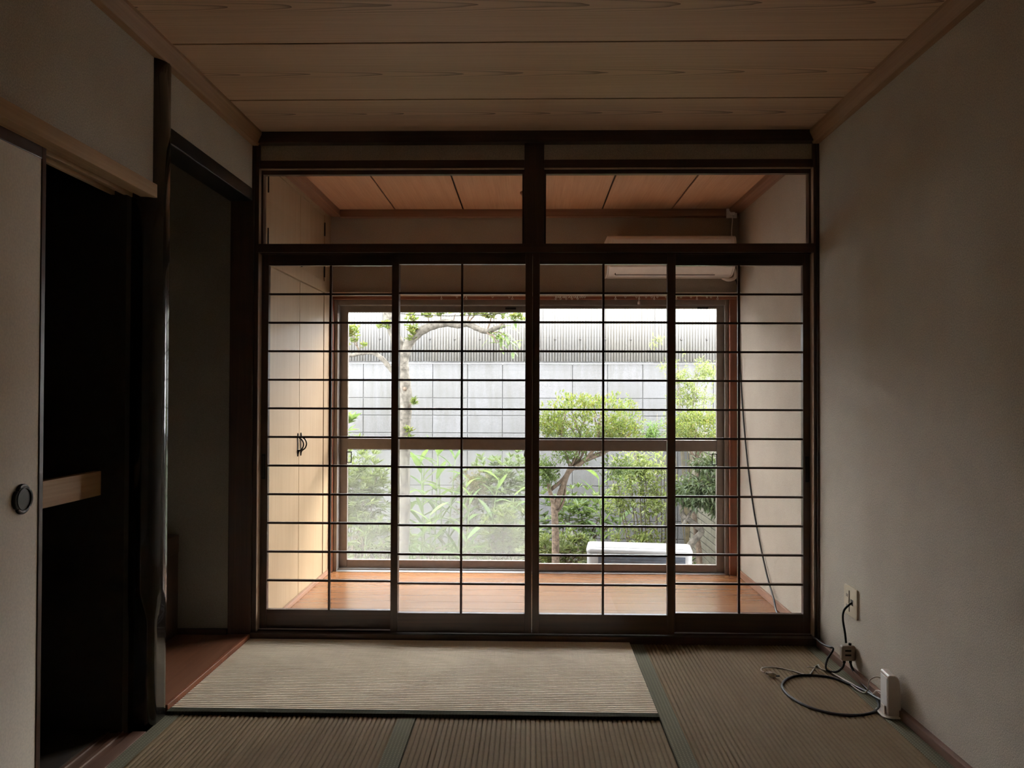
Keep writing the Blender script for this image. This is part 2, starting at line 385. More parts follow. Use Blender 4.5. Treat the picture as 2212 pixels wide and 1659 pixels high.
# pale strips inside the openings: raw soffits, and glancing light painted on dark jambs
def reveal(n, b_): struct(box('trim_%d' % n, M['raw_and_lit_wood'], b_))
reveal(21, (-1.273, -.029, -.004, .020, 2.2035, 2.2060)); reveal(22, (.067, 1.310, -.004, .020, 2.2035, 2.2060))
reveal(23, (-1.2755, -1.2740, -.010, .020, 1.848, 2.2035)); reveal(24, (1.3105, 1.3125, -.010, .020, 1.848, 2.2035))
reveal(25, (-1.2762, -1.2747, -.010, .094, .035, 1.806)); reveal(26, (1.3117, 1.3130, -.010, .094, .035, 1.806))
# sill track with two ribs
struct(MB().prism([(-.035, -.03), (.10, -.03), (.10, .034), (.066, .034), (.066, .028), (.036, .028), (.036, .034), (.024, .034), (.024, .028), (-.006, .028), (-.006, .034), (-.035, .034)],
             'X', -1.296, 1.325).build('trim_10', M['dark_wood_x']))

# --- fixed transom windows above the lattice doors
def transom(idx, x0, x1):
    w = empty('window_%d' % idx, ((x0+x1)/2, .03, 1.846)); struct(w)
    f = .010
    for nm, b_ in (('frame_rail', (x0, x1, .02, .05, 2.184, 2.206)), ('frame_rail', (x0, x1, .02, .05, 1.846, 1.852)),
                   ('frame_stile', (x0, x0+f, .02, .05, 1.852, 2.184)), ('frame_stile', (x1-f, x1, .02, .05, 1.852, 2.184))):
        box(nm, M['dark_wood_x'] if 'rail' in nm else M['dark_wood'], b_, w, .001)
    box('pane', M['glass'], (x0+f, x1-f, .034, .037, 1.852, 2.184), w)
transom(2, -1.275, -.027); transom(3, .065, 1.312)

# --- four sliding lattice doors
def lattice_door(x0, x1, y, label, pull):
    t = empty('sliding_lattice_door', ((x0+x1)/2, y, .036))
    tag(t, label, 'sliding door', 'dark lattice doors between the mats and the veranda')
    z0, z1, zb, zt, s = .036, 1.810, .125, 1.755, .033
    y0, y1 = y, y+.030
    for a in (x0, x1-s): box('stile', M['dark_wood'], (a, a+s, y0, y1, z0, z1), t, .002)
    box('top_rail', M['dark_wood_x'], (x0+s, x1-s, y0+.001, y1-.001, zt, z1-.002), t, .002)
    box('bottom_rail', M['dark_wood_x'], (x0+s, x1-s, y0+.001, y1-.001, z0+.001, zb), t, .002)
    box('pane', M['glass'], (x0+s-.004, x1-s+.004, y0+.020, y0+.023, zb-.004, zt+.004), t)
    xm = (x0+x1)/2
    box('muntin', M['dark_wood'], (xm-.005, xm+.005, y0+.004, y0+.020, zb, zt), t)
    h0 = None
    for k in range(1, 12):
        z = zb+(zt-zb)*k/12
        if h0 is None: h0 = box('muntin', M['dark_wood_x'], (x0+s, x1-s, y0+.006, y0+.0195, z-.0048, z+.0048), t)
        else: put(h0, (xm, y0+.01275, z-.0048), t)
    if pull:
        px = x0+.005 if pull < 0 else x1-s+.009
        boxes('finger_pull', M['black_metal'], [(px, px+.019, y0-.0015, y0+.001, .74, .86)], t, .003)
        boxes('pull_recess', M['slot'], [(px+.005, px+.014, y0-.0022, y0-.0012, .75, .85)], t)
    return t
lattice_door(-1.2745, -.617, .035, 'leftmost dark lattice sliding glass door, in front of the pale cupboard', -1)
lattice_door(-.647, .0125, -.004, 'second lattice sliding glass door from the left, ending at the middle stile', 0)
lattice_door(.0135, .673, -.004, 'third lattice sliding glass door, right of the middle stile, before the white outdoor unit', 0)
lattice_door(.652, 1.3115, .035, 'rightmost dark lattice sliding glass door, before the hanging black cable', 1)

# --- tatami mats: ribbed weave, brocade borders
def mat_top(x0, x1, y0, y1, z, rib, run, h=.0021):
    """woven top: round ribs running along `run`"""
    m = MB(); prof = []
    a0, a1 = (y0, y1) if run == 'X' else (x0, x1)
    n = max(1, round((a1-a0)/rib)); st = (a1-a0)/n
    for i in range(n):
        for k in range(6):
            t = k/6; prof.append((a0+(i+t)*st, z-h+h*2*math.sin(math.pi*t)**.6 if t > 0 else z-h*1.4))
    prof.append((a1, z-h*1.4))
    lo, hi = (x0, x1) if run == 'X' else (y0, y1)
    P = (lambda a, zz, l: (l, a, zz)) if run == 'X' else (lambda a, zz, l: (a, l, zz))
    v = [P(a, zz, l) for (a, zz) in prof for l in (lo, hi)]
    f = [(2*i, 2*i+1, 2*i+3, 2*i+2) if run == 'Y' else (2*i, 2*i+2, 2*i+3, 2*i+1) for i in range(len(prof)-1)]
    f = [t_[::-1] for t_ in f] if run == 'X' else [t_[::-1] for t_ in f]
    m.add(v, f); return m
def tatami(x0, x1, y0, y1, z, run, label, borders, weave, bmat):
    t = empty('tatami_mat', ((x0+x1)/2, (y0+y1)/2, -.034)); tag(t, label, 'tatami mat', 'tatami mats on the floor')
    box('mat_core', M['tatami'], (x0+.001, x1-.001, y0+.001, y1-.001, -.034, z-.004), t)
    o = mat_top(x0+.001, x1-.001, y0+.001, y1-.001, z, .0168, run, .0014 if run == 'X' else .0020).build('woven_cover', weave, t)
    for bx in borders: 
        a, b_, c, d = bx
        box('cloth_border', bmat, (a, b_, c, d, z-.02, z+.0022), t, .0012)
    return t
BW = .042
tatami(XL+.012, .462, -.884, -.036, .010, 'X', 'pale tatami mat lying crosswise along the lattice doors', [(XL+.012, .4615, -.8835, -.884+.036)], M['tatami_pale'], M['border_dark'])
tatami(.464, XR-.024, -1.80, -.036, .000, 'Y', 'tan tatami mat along the right wall under the cables', [(.4645, .4645+.060, -1.7995, -.037), (XR-.024-.050, XR-.0245, -1.7995, -.037)], M['tatami'], M['border'])
tatami(-.398, .462, -2.65, -.886, .000, 'Y', 'middle tan tatami mat in front of the pale crosswise mat', [], M['tatami'], M['border'])
tatami(XL+.012, -.400, -2.65, -.886, .000, 'Y', 'tan tatami mat beside the open closet, borders on both sides', [(-.4625, -.4005, -2.649, -.887), (XL+.0125, XL+.062, -2.649, -.887)], M['tatami'], M['border'])
for nm, b_ in (('a', (.464, XR-.024, -3.52, -1.802)), ('b', (XL+.012, .462, -3.52, -2.652))):
    struct(box('floor_mat_base', M['tatami'], (b_[0], b_[1], b_[2], b_[3], -.034, -.001)))
struct(box('floor_corridor', M['toko'], (-1.36, XR, -4.6, -3.522, -.034, -.002)))

# --- alcove on the left: floor, walls, lintel, black post
fl = empty('floor_alcove', (-1.65, -.45, 0)); struct(fl)
box('floor_panel', M['toko'], (-2.02, XL-.001, -.905, -.022, -.03, .024), fl)
box('front_edge', M['pine_y'] if 0 else M['red_wood'], (XL-.004, XL+.011, -.872, -.037, -.033, .030), fl, .002)
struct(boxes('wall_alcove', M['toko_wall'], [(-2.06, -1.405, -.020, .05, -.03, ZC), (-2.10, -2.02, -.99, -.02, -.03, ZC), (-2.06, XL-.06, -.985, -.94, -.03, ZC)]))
struct(box('trim_11', M['dark_wood_x'], (-2.02, -1.406, -.034, -.0205, .024, .050)))
struct(boxes('trim_12', M['black_wood'], [(XL-.105, XL+.004, -.905, -.023, 2.048, 2.108)], None, .004))
struct(box('ceiling_alcove', M['ceiling_v'], (-2.1, XL-.06, -.99, 0, ZC, ZC+.03)))
def post():
    c = (-1.345, -.940); R = .070; k = 32; rows = []
    zs = [-.033, .02, .20, .34, .36, .38, .40, .42, .44, .46, .48, .52, .8, 1.2, 1.6, 2.0, ZC+.002]
    v = []
    for z in zs:
        w = 1.0 if z <= .36 else (max(0.0, 1-(z-.36)/.10) if z < .47 else 0.0)     # lower end is planed to flat faces
        for j in range(k):
            a = 2*math.pi*j/k; x, y = R*math.cos(a), R*math.sin(a)
            fx = .057
            qx = min(x, R-(R-fx)*w); qy = max(-(R-(R-.056)*w), min(y, R-(R-.056)*w))
            v.append((c[0]+qx, c[1]+qy, z))
    n = len(zs)
    f = [(i*k+j, i*k+(j+1) % k, (i+1)*k+(j+1) % k, (i+1)*k+j) for i in range(n-1) for j in range(k)]+[tuple(range(k-1, -1, -1)), tuple((n-1)*k+j for j in range(k))]
    o = MB().add(v, f).build('alcove_post', M['lacquer'], None, 0, True)
    tag(o, 'glossy black round post between the closet and the alcove', 'post')
post()
# low cupboard in the back corner of the alcove
t = empty('alcove_cupboard', (-1.83, -.10, .024)); tag(t, 'low dark wooden cupboard in the back corner of the alcove', 'cupboard')
box('top_board', M['dark_wood_x'], (-2.018, -1.630, -.215, -.036, .405, .490), t, .002)
box('side_board', M['dark_wood'], (-1.672, -1.632, -.213, -.037, .026, .405), t, .002)
box('door', M['fusuma'], (-2.015, -1.690, -.150, -.130, .045, .405), t, .001)
box('bottom_rail', M['dark_wood_x'], (-2.016, -1.672, -.205, -.036, .026, .045), t)

# --- closet: opening, shelf, paper door, head rail and sill
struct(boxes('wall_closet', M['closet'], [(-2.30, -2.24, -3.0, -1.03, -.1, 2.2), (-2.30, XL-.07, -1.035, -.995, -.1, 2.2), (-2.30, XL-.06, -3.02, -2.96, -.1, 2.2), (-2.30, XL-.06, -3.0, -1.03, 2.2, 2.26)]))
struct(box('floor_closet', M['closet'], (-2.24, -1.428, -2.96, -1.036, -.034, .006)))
sh = empty('closet_shelf', (-1.8, -1.9, .80)); tag(sh, 'pale wooden shelf across the middle of the open closet', 'shelf')
box('front_beam', M['pine_y'], (-1.480, -1.452, -2.955, -1.037, .800, .882), sh, .002)
box('shelf_board', M['closet'], (-2.238, -1.481, -2.955, -1.037, .862, .876), sh)
struct(MB().prism([(XL-.125, 1.822), (XL-.112, 1.822), (XL-.112, 1.836), (XL-.082, 1.836), (XL-.082, 1.822), (XL-.066, 1.822), (XL-.066, 1.836), (XL-.036, 1.836), (XL-.036, 1.822), (XL+.014, 1.822), (XL+.014, 1.868), (XL-.125, 1.868)][::-1],
             'Y', -4.6, -.992).build('trim_13', M['pine_y'], None, .001))
struct(MB().prism([(XL-.125, -.03), (XL+.010, -.03), (XL+.010, .002), (XL-.036, .002), (XL-.036, -.003), (XL-.066, -.003), (XL-.066, .002), (XL-.082, .002), (XL-.082, -.003), (XL-.112, -.003), (XL-.112, .002), (XL-.125, .002)][::-1],
             'Y', -4.6, -1.03).build('trim_14', M['sill'], None, .001))
def paper_door(y0, y1, xf, label, pull):
    t = empty('paper_sliding_door', (xf-.012, (y0+y1)/2, .0)); tag(t, label, 'sliding door')
    z0, z1 = -.002, 1.830; x0, x1 = xf-.024, xf
    box('paper_panel', M['fusuma'], (x0+.003, x1-.003, y0+.018, y1-.018, z0+.02, z1-.038), t)
    for a in (y0, y1-.019): box('frame_stile', M['dark_wood'], (x0, x1, a, a+.019, z0, z1), t, .002)
    box('frame_rail', M['dark_wood_y'], (x0, x1, y0+.019, y1-.019, z1-.040, z1), t, .002)
    box('frame_rail', M['dark_wood_y'], (x0, x1, y0+.019, y1-.019, z0, z0+.022), t, .002)
    if pull:
        c = (x1-.003, pull, .865)
        quat = lambda a: .87+.15*abs(math.cos(2*a))**.45
        p_ = MB().lathe([(.0395, 0), (.0395, .005), (.0375, .0078), (.0345, .0088), (.0290, .0082), (.0285, .0010)], c, 'X', 72, quat).build('pull_rim', M['iron'], t, 0, False)
        MB().lathe([(.0300, .0070), (.0300, .0105), (.0278, .0105), (.0268, .0020), (.0262, .0016)], c, 'X', 48).build('pull_cup', M['iron'], p_, 0, False)
    return t
paper_door(-2.46, -1.535, XL-.038, 'cream paper sliding door with a round metal finger pull', -1.624)

# ================================================================ THE VERANDA
YV, ZV, EL, ER = 1.40, 2.330, -1.296, 1.338
fv = empty('floor_veranda', (0, .75, -.01)); struct(fv)
box('subfloor', M['black_wood'], (-1.78, 1.40, .10, 1.56, -.10, -.012), fv)
np_ = 9; pw = (YV-.105)/np_
for i in range(np_):
    box('plank', M['veranda'], (EL+.001, ER-.001, .1055+i*pw, .1055+(i+1)*pw-.0012, -.012, -.0005 if i else 0.0), fv, .0008)
cv = empty('ceiling_veranda', (0, .75, ZV)); struct(cv)
box('backing_board', M['black_wood'], (-1.78, 1.40, .10, 1.56, ZV+.012, ZV+.06), cv)
xs_ = [-1.296, -.868, -.429, .010, .461, .905, 1.338]
for a, b_ in zip(xs_[:-1], xs_[1:]): box('ceiling_board', M['ceiling_v'], (a+.005, b_-.005, .101, YV, ZV, ZV+.010), cv, .001)
struct(box('wall_veranda_head', M['dark_wood_x'], (-1.78, 1.40, .060, .101, 2.245, ZV+.06)))
struct(box('trim_15', M['trim_brown_y'], (EL-.01, EL+.075, .102, YV-.002, 2.292, ZV), None, .003))
struct(box('trim_16', M['trim_brown_y'], (ER-.075, ER+.001, .102, YV-.002, 2.300, ZV), None, .003))
struct(box('trim_17', M['trim_brown_x'], (EL+.075, ER-.075, YV-.05, YV+.01, 2.283, ZV), None, .003))
struct(box('wall_veranda_right', M['wall_v'], (ER, ER+.12, .0, 1.56, -.1, ZV+.06)))
struct(box('baseboard_veranda', M['red_wood_x'] if 0 else M['trim_brown_y'], (ER-.014, ER+.0, .106, YV-.004, 0, .040), None, .002))
# window side: plaster above the window and slim returns at its sides
struct(boxes('wall_window', M['wall_v'], [(-1.80, ER+.12, YV, YV+.16, 1.795, ZV+.06), (-1.80, -1.335, YV, YV+.16, -.1, 1.795), (1.335, ER+.12, YV, YV+.16, -.1, 1.795)]))
struct(box('wall_below_window', M['wall_v'], (-1.80, ER+.12, YV+.02, YV+.16, -.6, -.03)))
struct(boxes('trim_18', M['red_wood'], [(-1.334, -1.268, YV-.022, YV+.15, 0, 1.755), (1.276, 1.334, YV-.022, YV+.15, 0, 1.755)], None, .003))
struct(box('trim_19', M['red_wood_x'], (-1.334, 1.334, YV-.022, YV+.15, 1.755, 1.800), None, .003))
# --- aluminium window with two sliding sashes
w1 = empty('window_1', (0, YV+.05, 0)); struct(w1)
fr = boxes('frame', M['alu'], [(-1.268, -1.243, YV+.005, YV+.135, 0, 1.755), (1.251, 1.276, YV+.005, YV+.135, 0, 1.755), (-1.243, 1.251, YV+.005, YV+.135, 1.722, 1.755)], w1, .002)
boxes('sill_track', M['alu_grey'], [(-1.243, 1.251, YV-.012, YV+.135, -.008, .003), (-1.243, 1.251, YV+.040, YV+.046, .003, .012), (-1.243, 1.251, YV+.080, YV+.086, .003, .012)], w1, .001)
def sash(x0, x1, y, hazy, name):
    y0, y1 = y, y+.028
    zb, zt, g0, g1 = .005, 1.724, (.060 if hazy else .052), (1.682 if hazy else 1.703)
    s = boxes('sash_frame', M['alu'], [(x0, x0+.050, y0, y1, zb, zt), (x1-.046, x1, y0, y1, zb, zt)], w1, .002)
    box('bottom_rail', M['alu'], (x0+.05, x1-.046, y0+.001, y1-.001, zb, g0), s, .002)
    box('top_rail', M['alu'], (x0+.05, x1-.046, y0+.001, y1-.001, g1, zt), s, .002)
    box('middle_rail', M['alu'], (x0+.05, x1-.046, y0-.002, y1, .782, .853), s, .002)
    box('upper_pane', M['glass_w'], (x0+.05, x1-.046, y0+.012, y0+.015, .853, g1), s)
    box('lower_pane', M['haze'] if hazy else M['glass_w'], (x0+.05, x1-.046, y0+.012, y0+.015, g0, .782), s)
    return s
s1 = sash(-1.243, .042, YV+.076, True, 'l'); s2 = sash(-.020, 1.251, YV+.034, False, 'r')
def loop_pull(par, x, y):
    boxes('pull_loop', M['black_metal'], [(x, x+.034, y-.010, y-.004, .768-.006, .768), (x, x+.034, y-.010, y-.004, .694, .700), (x, x+.006, y-.010, y-.004, .70, .762), (x+.028, x+.034, y-.010, y-.004, .70, .762)], par, .001)
loop_pull(s1, -1.197, YV+.076); loop_pull(s2, 1.172, YV+.034)
MB().prism([(-.030, .79), (-.012, .79), (-.010, .765), (-.016, .742), (-.030, .735), (-.036, .752)], 'Y', YV+.006, YV+.030).build('crescent_lock', M['black_metal'], s2, .002)
boxes('sash_stopper', M['black_metal'], [(1.08, 1.15, YV+.024, YV+.033, 1.700, 1.712)], s2, .001)
boxes('sash_stopper', M['black_metal'], [(-.16, -.09, YV+.066, YV+.075, 1.700, 1.712)], s1, .001)

# --- double curtain rail with gliders
cr = empty('curtain_rail', (0, YV-.09, 1.775)); tag(cr, 'white double curtain rail with loose gliders above the window', 'curtain rail')
for yy, zz in ((YV-.055, 1.772), (YV-.115, 1.776)):
    m_ = MB().prism([(yy-.008, zz), (yy-.0035, zz), (yy-.0035, zz+.003), (yy+.0035, zz+.003), (yy+.0035, zz), (yy+.008, zz), (yy+.008, zz+.011), (yy-.008, zz+.011)][::1], 'X', -1.285, 1.325)
    m_.build('track', M['rail_white'], cr)
for x in (-1.28, -.62, .02, .66, 1.315):
    boxes('bracket', M['rail_white'], [(x-.006, x+.006, YV-.118, YV-.022, 1.7875, 1.7905), (x-.006, x+.006, YV-.0225, YV-.0205, 1.775, 1.802)], cr)
g0 = MB()
for j in range(14):
    a, b_ = 2*math.pi*j/14, 2*math.pi*(j+1)/14
    g0.tube([(.0045*math.cos(a), 0, .0062*math.sin(a)), (.0045*math.cos(b_), 0, .0062*math.sin(b_))], .0016, 5, False)
g0.box(-.002, .002, -.003, .003, .0055, .016)
gx = [-.565, -.46, -.42, -.405, -.235, -.13, -.112, .026, .038, .165, .185, .215, .305, .330, .345, .545, .60, .67, .695, .73, .765, .79, .80, .855, .93, .948, 1.01, 1.06, 1.11, 1.135, 1.19]
gsrc = None
for i, x in enumerate(gx+[.172+.012*k for k in range(13)]):
    yy, zz = ((YV-.115, 1.760) if i % 3 else (YV-.055, 1.756))
    if gsrc is None:
        g0.v = [(a+x, b_+yy, c+zz) for a, b_, c in g0.v]; gsrc = g0.build('glider', M['rail_white'], cr)
        off = Vector((0, 0, gsrc.location.z+wl(cr).z-zz)); WL[gsrc.name] = Vector((x, yy, zz))+off
    else: put(gsrc, Vector((x, yy, zz))+off, cr)
MB().tube([(.685, YV-.115, 1.760), (.685, YV-.115, 1.730)], .0022, 6).box(.679, .691, YV-.121, YV-.109, 1.715, 1.731).build('end_hook', M['rail_white'], cr)

# --- fitted cupboard on the left of the veranda
cb = empty('fitted_cupboard', (-1.54, .68, 0)); tag(cb, 'pale birch fitted cupboard with tall doors on the veranda', 'cupboard')
boxes('carcass', M['birch'], [(-1.78, EL-.024, .106, YV-.004, .0, 2.292)], cb)
boxes('face_frame', M['birch'], [(EL-.026, EL+.004, .106, .165, .0, 2.292), (EL-.026, EL+.004, 1.252, YV-.003, .0, 2.292), (EL-.026, EL+.010, .165, 1.252, 1.782, 1.850), (EL-.026, EL+.004, .165, 1.252, 2.270, 2.292), (EL-.026, EL+.002, .165, 1.252, 0, .012)], cb, .001)
def cdoor(y0, y1, z0, z1, hinge_side, handle_y, hz):
    d = box('door', M['birch'], (EL-.022, EL+.0, y0+.003, y1-.003, z0+.003, z1-.003), cb, .001)
    hy = y0+.004 if hinge_side < 0 else y1-.004
    for z in hz:
        MB().tube([(EL+.004, hy, z-.042), (EL+.004, hy, z+.042)], .0055, 8).build('hinge', M['black_metal'], d, 0, True)
    if handle_y:
        m_ = MB().tube(smoothpath([(EL+.001, handle_y, .795), (EL+.006, handle_y, .82), (EL+.026, handle_y, .838), (EL+.034, handle_y, .862), (EL+.026, handle_y, .886), (EL+.006, handle_y, .904), (EL+.001, handle_y, .925)], 5), .0042, 8)
        m_.box(EL, EL+.003, handle_y-.007, handle_y+.007, .800, .920)
        m_.box(EL, EL+.012, handle_y-.005, handle_y+.005, .822, .832)
        m_.build('handle', M['black_metal'], d, .001)
    else:
        box('knob', M['black_metal'], (EL, EL+.010, (y1-.016 if hinge_side < 0 else y0+.008), (y1-.008 if hinge_side < 0 else y0+.016), z0+.012, z0+.030), d, .002)
SP = .735
cdoor(.165, SP, .012, 1.782, -1, SP-.030, ()); cdoor(SP, 1.252, .012, 1.782, 1, SP+.030, ())
cdoor(.165, SP, 1.850, 2.270, -1, 0, (1.92, 2.18)); cdoor(SP, 1.252, 1.850, 2.270, 1, 0, (1.92, 2.18))
struct(box('trim_20', M['trim_brown_y'], (EL+.004, EL+.022, .106, YV-.01, 0, .022), None, .002))

# --- air conditioner on the window wall
ac = empty('air_conditioner', (.88, 1.29, 1.885)); tag(ac, 'white wall-mounted air conditioner above the window', 'air conditioner')
ax0, ax1 = .478, 1.268
prof = [(YV, 2.128), (1.205, 2.128), (1.186, 2.116), (1.180, 2.09), (1.184, 1.985), (1.205, 1.935), (1.262, 1.897), (1.30, 1.890), (YV, 1.890)]
MB().prism(prof, 'X', ax0+.012, ax1-.012).build('case', M['white_plastic'], ac, .004)
for a, b_ in ((ax0, ax0+.0118), (ax1-.0118, ax1)):
    MB().prism([(y+(.004 if y < 1.3 else 0), z*1.0) for y, z in prof], 'X', a, b_).build('end_cap', M['white_plastic'], ac, .004)
box('front_panel', M['white_plastic'], (ax0+.03, ax1-.03, 1.176, 1.1835, 1.995, 2.105), ac, .003)
def onface(x0, x1, t0, t1, th, name, m_):
    """slat lying on the sloped outlet face between (1.205,1.935) and (1.262,1.897)"""
    A, B = Vector((1.190, 1.965)), Vector((1.262, 1.897)); d = B-A; n = Vector((d.y, -d.x)).normalized()
    if n.y > 0: n = -n
    p = [A+d*t0, A+d*t1, A+d*t1+n*th, A+d*t0+n*th]
    MB().prism([(q.x, q.y) for q in p], 'X', x0, x1).build(name, m_, ac, .001)
onface(ax0+.06, ax1-.12, .14, .98, .003, 'air_flap', M['white_plastic'])
onface(ax0+.055, ax1-.115, .08, .135, .0022, 'outlet_gap', M['slot']); onface(ax0+.055, ax1-.115, .985, 1.03, .004, 'outlet_gap', M['slot'])
onface(ax0+.052, ax0+.058, .05, 1.0, .0024, 'outlet_gap', M['slot'])
boxes('indicator', M['tan_plastic'], [(ax1-.10, ax1-.04, 1.178, 1.182, 1.986, 1.991)], ac)
o = MB().tube(smoothpath([(1.262, 1.36, 1.99), (1.300, 1.34, 1.93), (1.300, 1.35, 1.89), (1.262, 1.36, 1.878), (1.225, 1.37, 1.893)], 5), .011, 10).build('refrigerant_pipe', M['white_plastic'], ac, 0, True)
so_ = empty('wall_socket', (1.277, YV-.052, 2.283)); tag(so_, 'small white socket high in the veranda corner with a cord', 'socket')
box('plate', M['white_plastic'], (1.245, 1.312, YV-.062, YV-.050, 2.268, 2.328), so_, .003)
box('plug', M['white_plastic'], (1.262, 1.294, YV-.085, YV-.062, 2.286, 2.312), so_, .004)
tag(MB().tube(smoothpath([(1.278, YV-.075, 2.288), (1.282, YV-.065, 2.25), (1.288, YV-.02, 2.19), (1.292, YV-.012, 2.12)], 6), .0035, 6).build('power_cord', M['white_plastic'], None, 0, True), 'thin white cord from the high socket down to the air conditioner', 'cord')
cl = empty('ceiling_lamp', (-.012, .93, ZV)); tag(cl, 'small ceiling lamp with a white bulb on the veranda ceiling', 'lamp')
MB().lathe([(.045, -.012), (.048, -.004), (.048, 0)], (-.012, .93, ZV), 'Z', 20).build('base', M['trim_brown_x'], cl, 0, False)
MB().lathe([(.012, -.042), (.03, -.034), (.038, -.022), (.03, -.012)], (-.012, .93, ZV), 'Z', 20).build('bulb', M['white_plastic'], cl, 0, True)
# --- black cable hanging along the veranda wall, down to the floor and under the door
tag(MB().tube(smoothpath([(1.300, YV-.04, 1.905), (1.330, YV-.03, 1.80), (1.328, 1.36, 1.55), (1.330, 1.31, 1.20), (1.329, 1.24, .95), (1.330, 1.166, .73), (1.330, 1.05, .49), (1.329, .92, .31), (1.326, .76, .14), (1.318, .62, .055), (1.30, .50, .006), (1.296, .36, .006), (1.30, .16, .008), (1.302, .115, .012)], 8),
          .0052, 8).build('hanging_cable', M['black_rubber'], None, 0, True), 'black cable hanging down the veranda wall beside the window', 'cable')

# ================================================================ THINGS BY THE RIGHT WALL
ou = empty('wall_outlet', (XR, -.382, .294)); tag(ou, 'cream wall outlet plate low on the right wall', 'outlet')
pl = MB().prism(rrect(-.448, -.317, .233, .355, .008), 'X', XR-.008, XR).build('plate', M['cream_plastic'], ou, .002)
box('socket_block', M['cream_plastic'], (XR-.0105, XR-.0075, -.372, -.342, .250, .338), ou, .001)
for z in (.315, .272):
    for y in (-.362, -.350): box('slot', M['slot'], (XR-.0112, XR-.0100, y-.0015, y+.0015, z-.006, z+.006), ou)
box('module_gap', M['slot'], (XR-.0086, XR-.0078, -.3775, -.3735, .250, .338), ou)
box('cable_hole', M['slot'], (XR-.0088, XR-.0078, -.412, -.388, .282, .306), ou)
# black cable from the plate to the splitter, and on
tag(MB().tube(smoothpath([(XR-.006, -.402, .294), (XR-.020, -.404, .287), (XR-.040, -.400, .262), (XR-.044, -.398, .225), (XR-.038, -.405, .17), (XR-.034, -.405, .131)], 6), .0045, 8).build('aerial_cable', M['black_rubber'], None, 0, True),
    'short black cable from the cream outlet down to the hanging splitter', 'cable')
sp = empty('cable_splitter', (1.297, -.410, .060)); tag(sp, 'taupe cable splitter box hanging below the cream outlet', 'splitter box')
MB().prism(rrect(1.2755, 1.3335, .062, .124, .009), 'Y', -.400, -.424).build('case', M['tan_plastic'], sp, .004)
boxes('label_recess', M['slot'], [(1.290, 1.314, -.4252, -.4240, .101, .108), (1.290, 1.314, -.4252, -.4240, .083, .090)], sp)
for x, z0, z1 in ((1.3140, .122, .132), (1.2905, .052, .063), (1.3160, .052, .063)):
    MB().tube([(x, -.412, z0), (x, -.412, z1)], .0062, 8).build('connector', M['black_metal'], sp)
tag(MB().tube(smoothpath([(1.2905, -.412, .052), (1.284, -.412, .034), (1.262, -.412, .016), (1.236, -.40, .012), (1.226, -.385, .022), (1.238, -.37, .052), (1.262, -.36, .082), (1.268, -.35, .092), (1.262, -.33, .090), (1.280, -.20, .062), (1.298, -.09, .046), (1.300, -.05, .042), (1.304, -.037, .036)], 6), .0045, 8).build('feed_cable', M['black_rubber'], None, 0, True),
    'black cable from the door corner looping into the splitter box', 'cable')
tag(MB().tube(smoothpath([(1.316, -.412, .052), (1.317, -.43, .032), (1.318, -.48, .014), (1.316, -.56, .0065), (1.310, -.66, .0060), (1.275, -.765, .0058), (1.20, -.823, .0058), (1.10, -.822, .0058), (1.02, -.755, .0058), (.985, -.640, .0058), (1.000, -.535, .0058), (1.06, -.455, .0058), (1.14, -.428, .0058), (1.22, -.455, .0066), (1.272, -.545, .0085), (1.288, -.63, .016), (1.292, -.70, .022), (1.296, -.755, .028)], 8),
          .0052, 8).build('looped_cable', M['black_rubber'], None, 0, True), 'black cable lying in a big loop on the mat beside the white router', 'cable')
wc = empty('white_cord', (1.1, -.42, 0)); tag(wc, 'thin off-white cord with a two-pin plug lying on the mat', 'cord')
MB().tube(smoothpath([(.964, -.418, .013), (.957, -.398, .012), (.975, -.360, .010), (1.03, -.338, .005), (1.09, -.375, .0045), (1.135, -.425, .0045), (1.16, -.400, .0045), (1.20, -.330, .0045), (1.225, -.305, .006), (1.215, -.330, .012), (1.22, -.365, .006), (1.252, -.420, .0045), (1.280, -.56, .010), (1.291, -.66, .016), (1.294, -.71, .05), (1.300, -.755, .055)], 7), .0028, 6).build('wire', M['white_cord'], wc, 0, True)
MB().tube(smoothpath([(.968, -.426, .0125), (.976, -.433, .0125), (.982, -.438, .0120), (.990, -.444, .0110), (1.000, -.452, .0105)], 3), [.0042, .0055, .0062, .0052, .0085, .0068, .0092, .0102, .0105, .0105, .0095, .0085, .0070][:13], 8).build('plug', M['white_cord'], wc, 0, True)
boxes('pin', M['iron'], [(1.003, 1.016, -.4525, -.4510, .0085, .0125), (1.000, 1.013, -.4605, -.4590, .0085, .0125)], wc)
tag(MB().tube(smoothpath([(1.300, -.758, .105), (1.280, -.742, .112), (1.262, -.72, .090), (1.262, -.70, .045), (1.272, -.62, .0115), (1.262, -.50, .0085), (1.24, -.40, .0085), (1.20, -.352, .0085), (1.166, -.336, .0085)], 6), .0026, 6).build('network_cord', M['white_cord'], None, 0, True),
    'pale cord curling from the back of the white router', 'cord')
# router: slim upright body on a foot
ro = empty('router', (1.300, -.806, .0), math.radians(-4)); tag(ro, 'slim white router standing upright on a foot by the right wall', 'router')
bp = [(-.022, .008), (.021, .008), (.0225, .020), (.0215, .105), (.0185, .130), (.012, .146), (.002, .1515), (-.017, .1515), (-.022, .147)]
MB().prism(bp[::-1], 'Y', -.038, .038).build('body', M['router_white'], ro, .006)
box('side_panel', M['white_plastic'], (-.0235, -.0215, -.030, .030, .018, .140), ro, .002)
MB().prism(rrect(-.042, .030, -.050, .046, .02), 'Z', .0025, .008).build('foot', M['router_white'], ro, .002)
for a in (-.030, .0225): box('foot_clip', M['router_white'], (a, a+.0065, -.024, .012, .008, .040), ro, .003)

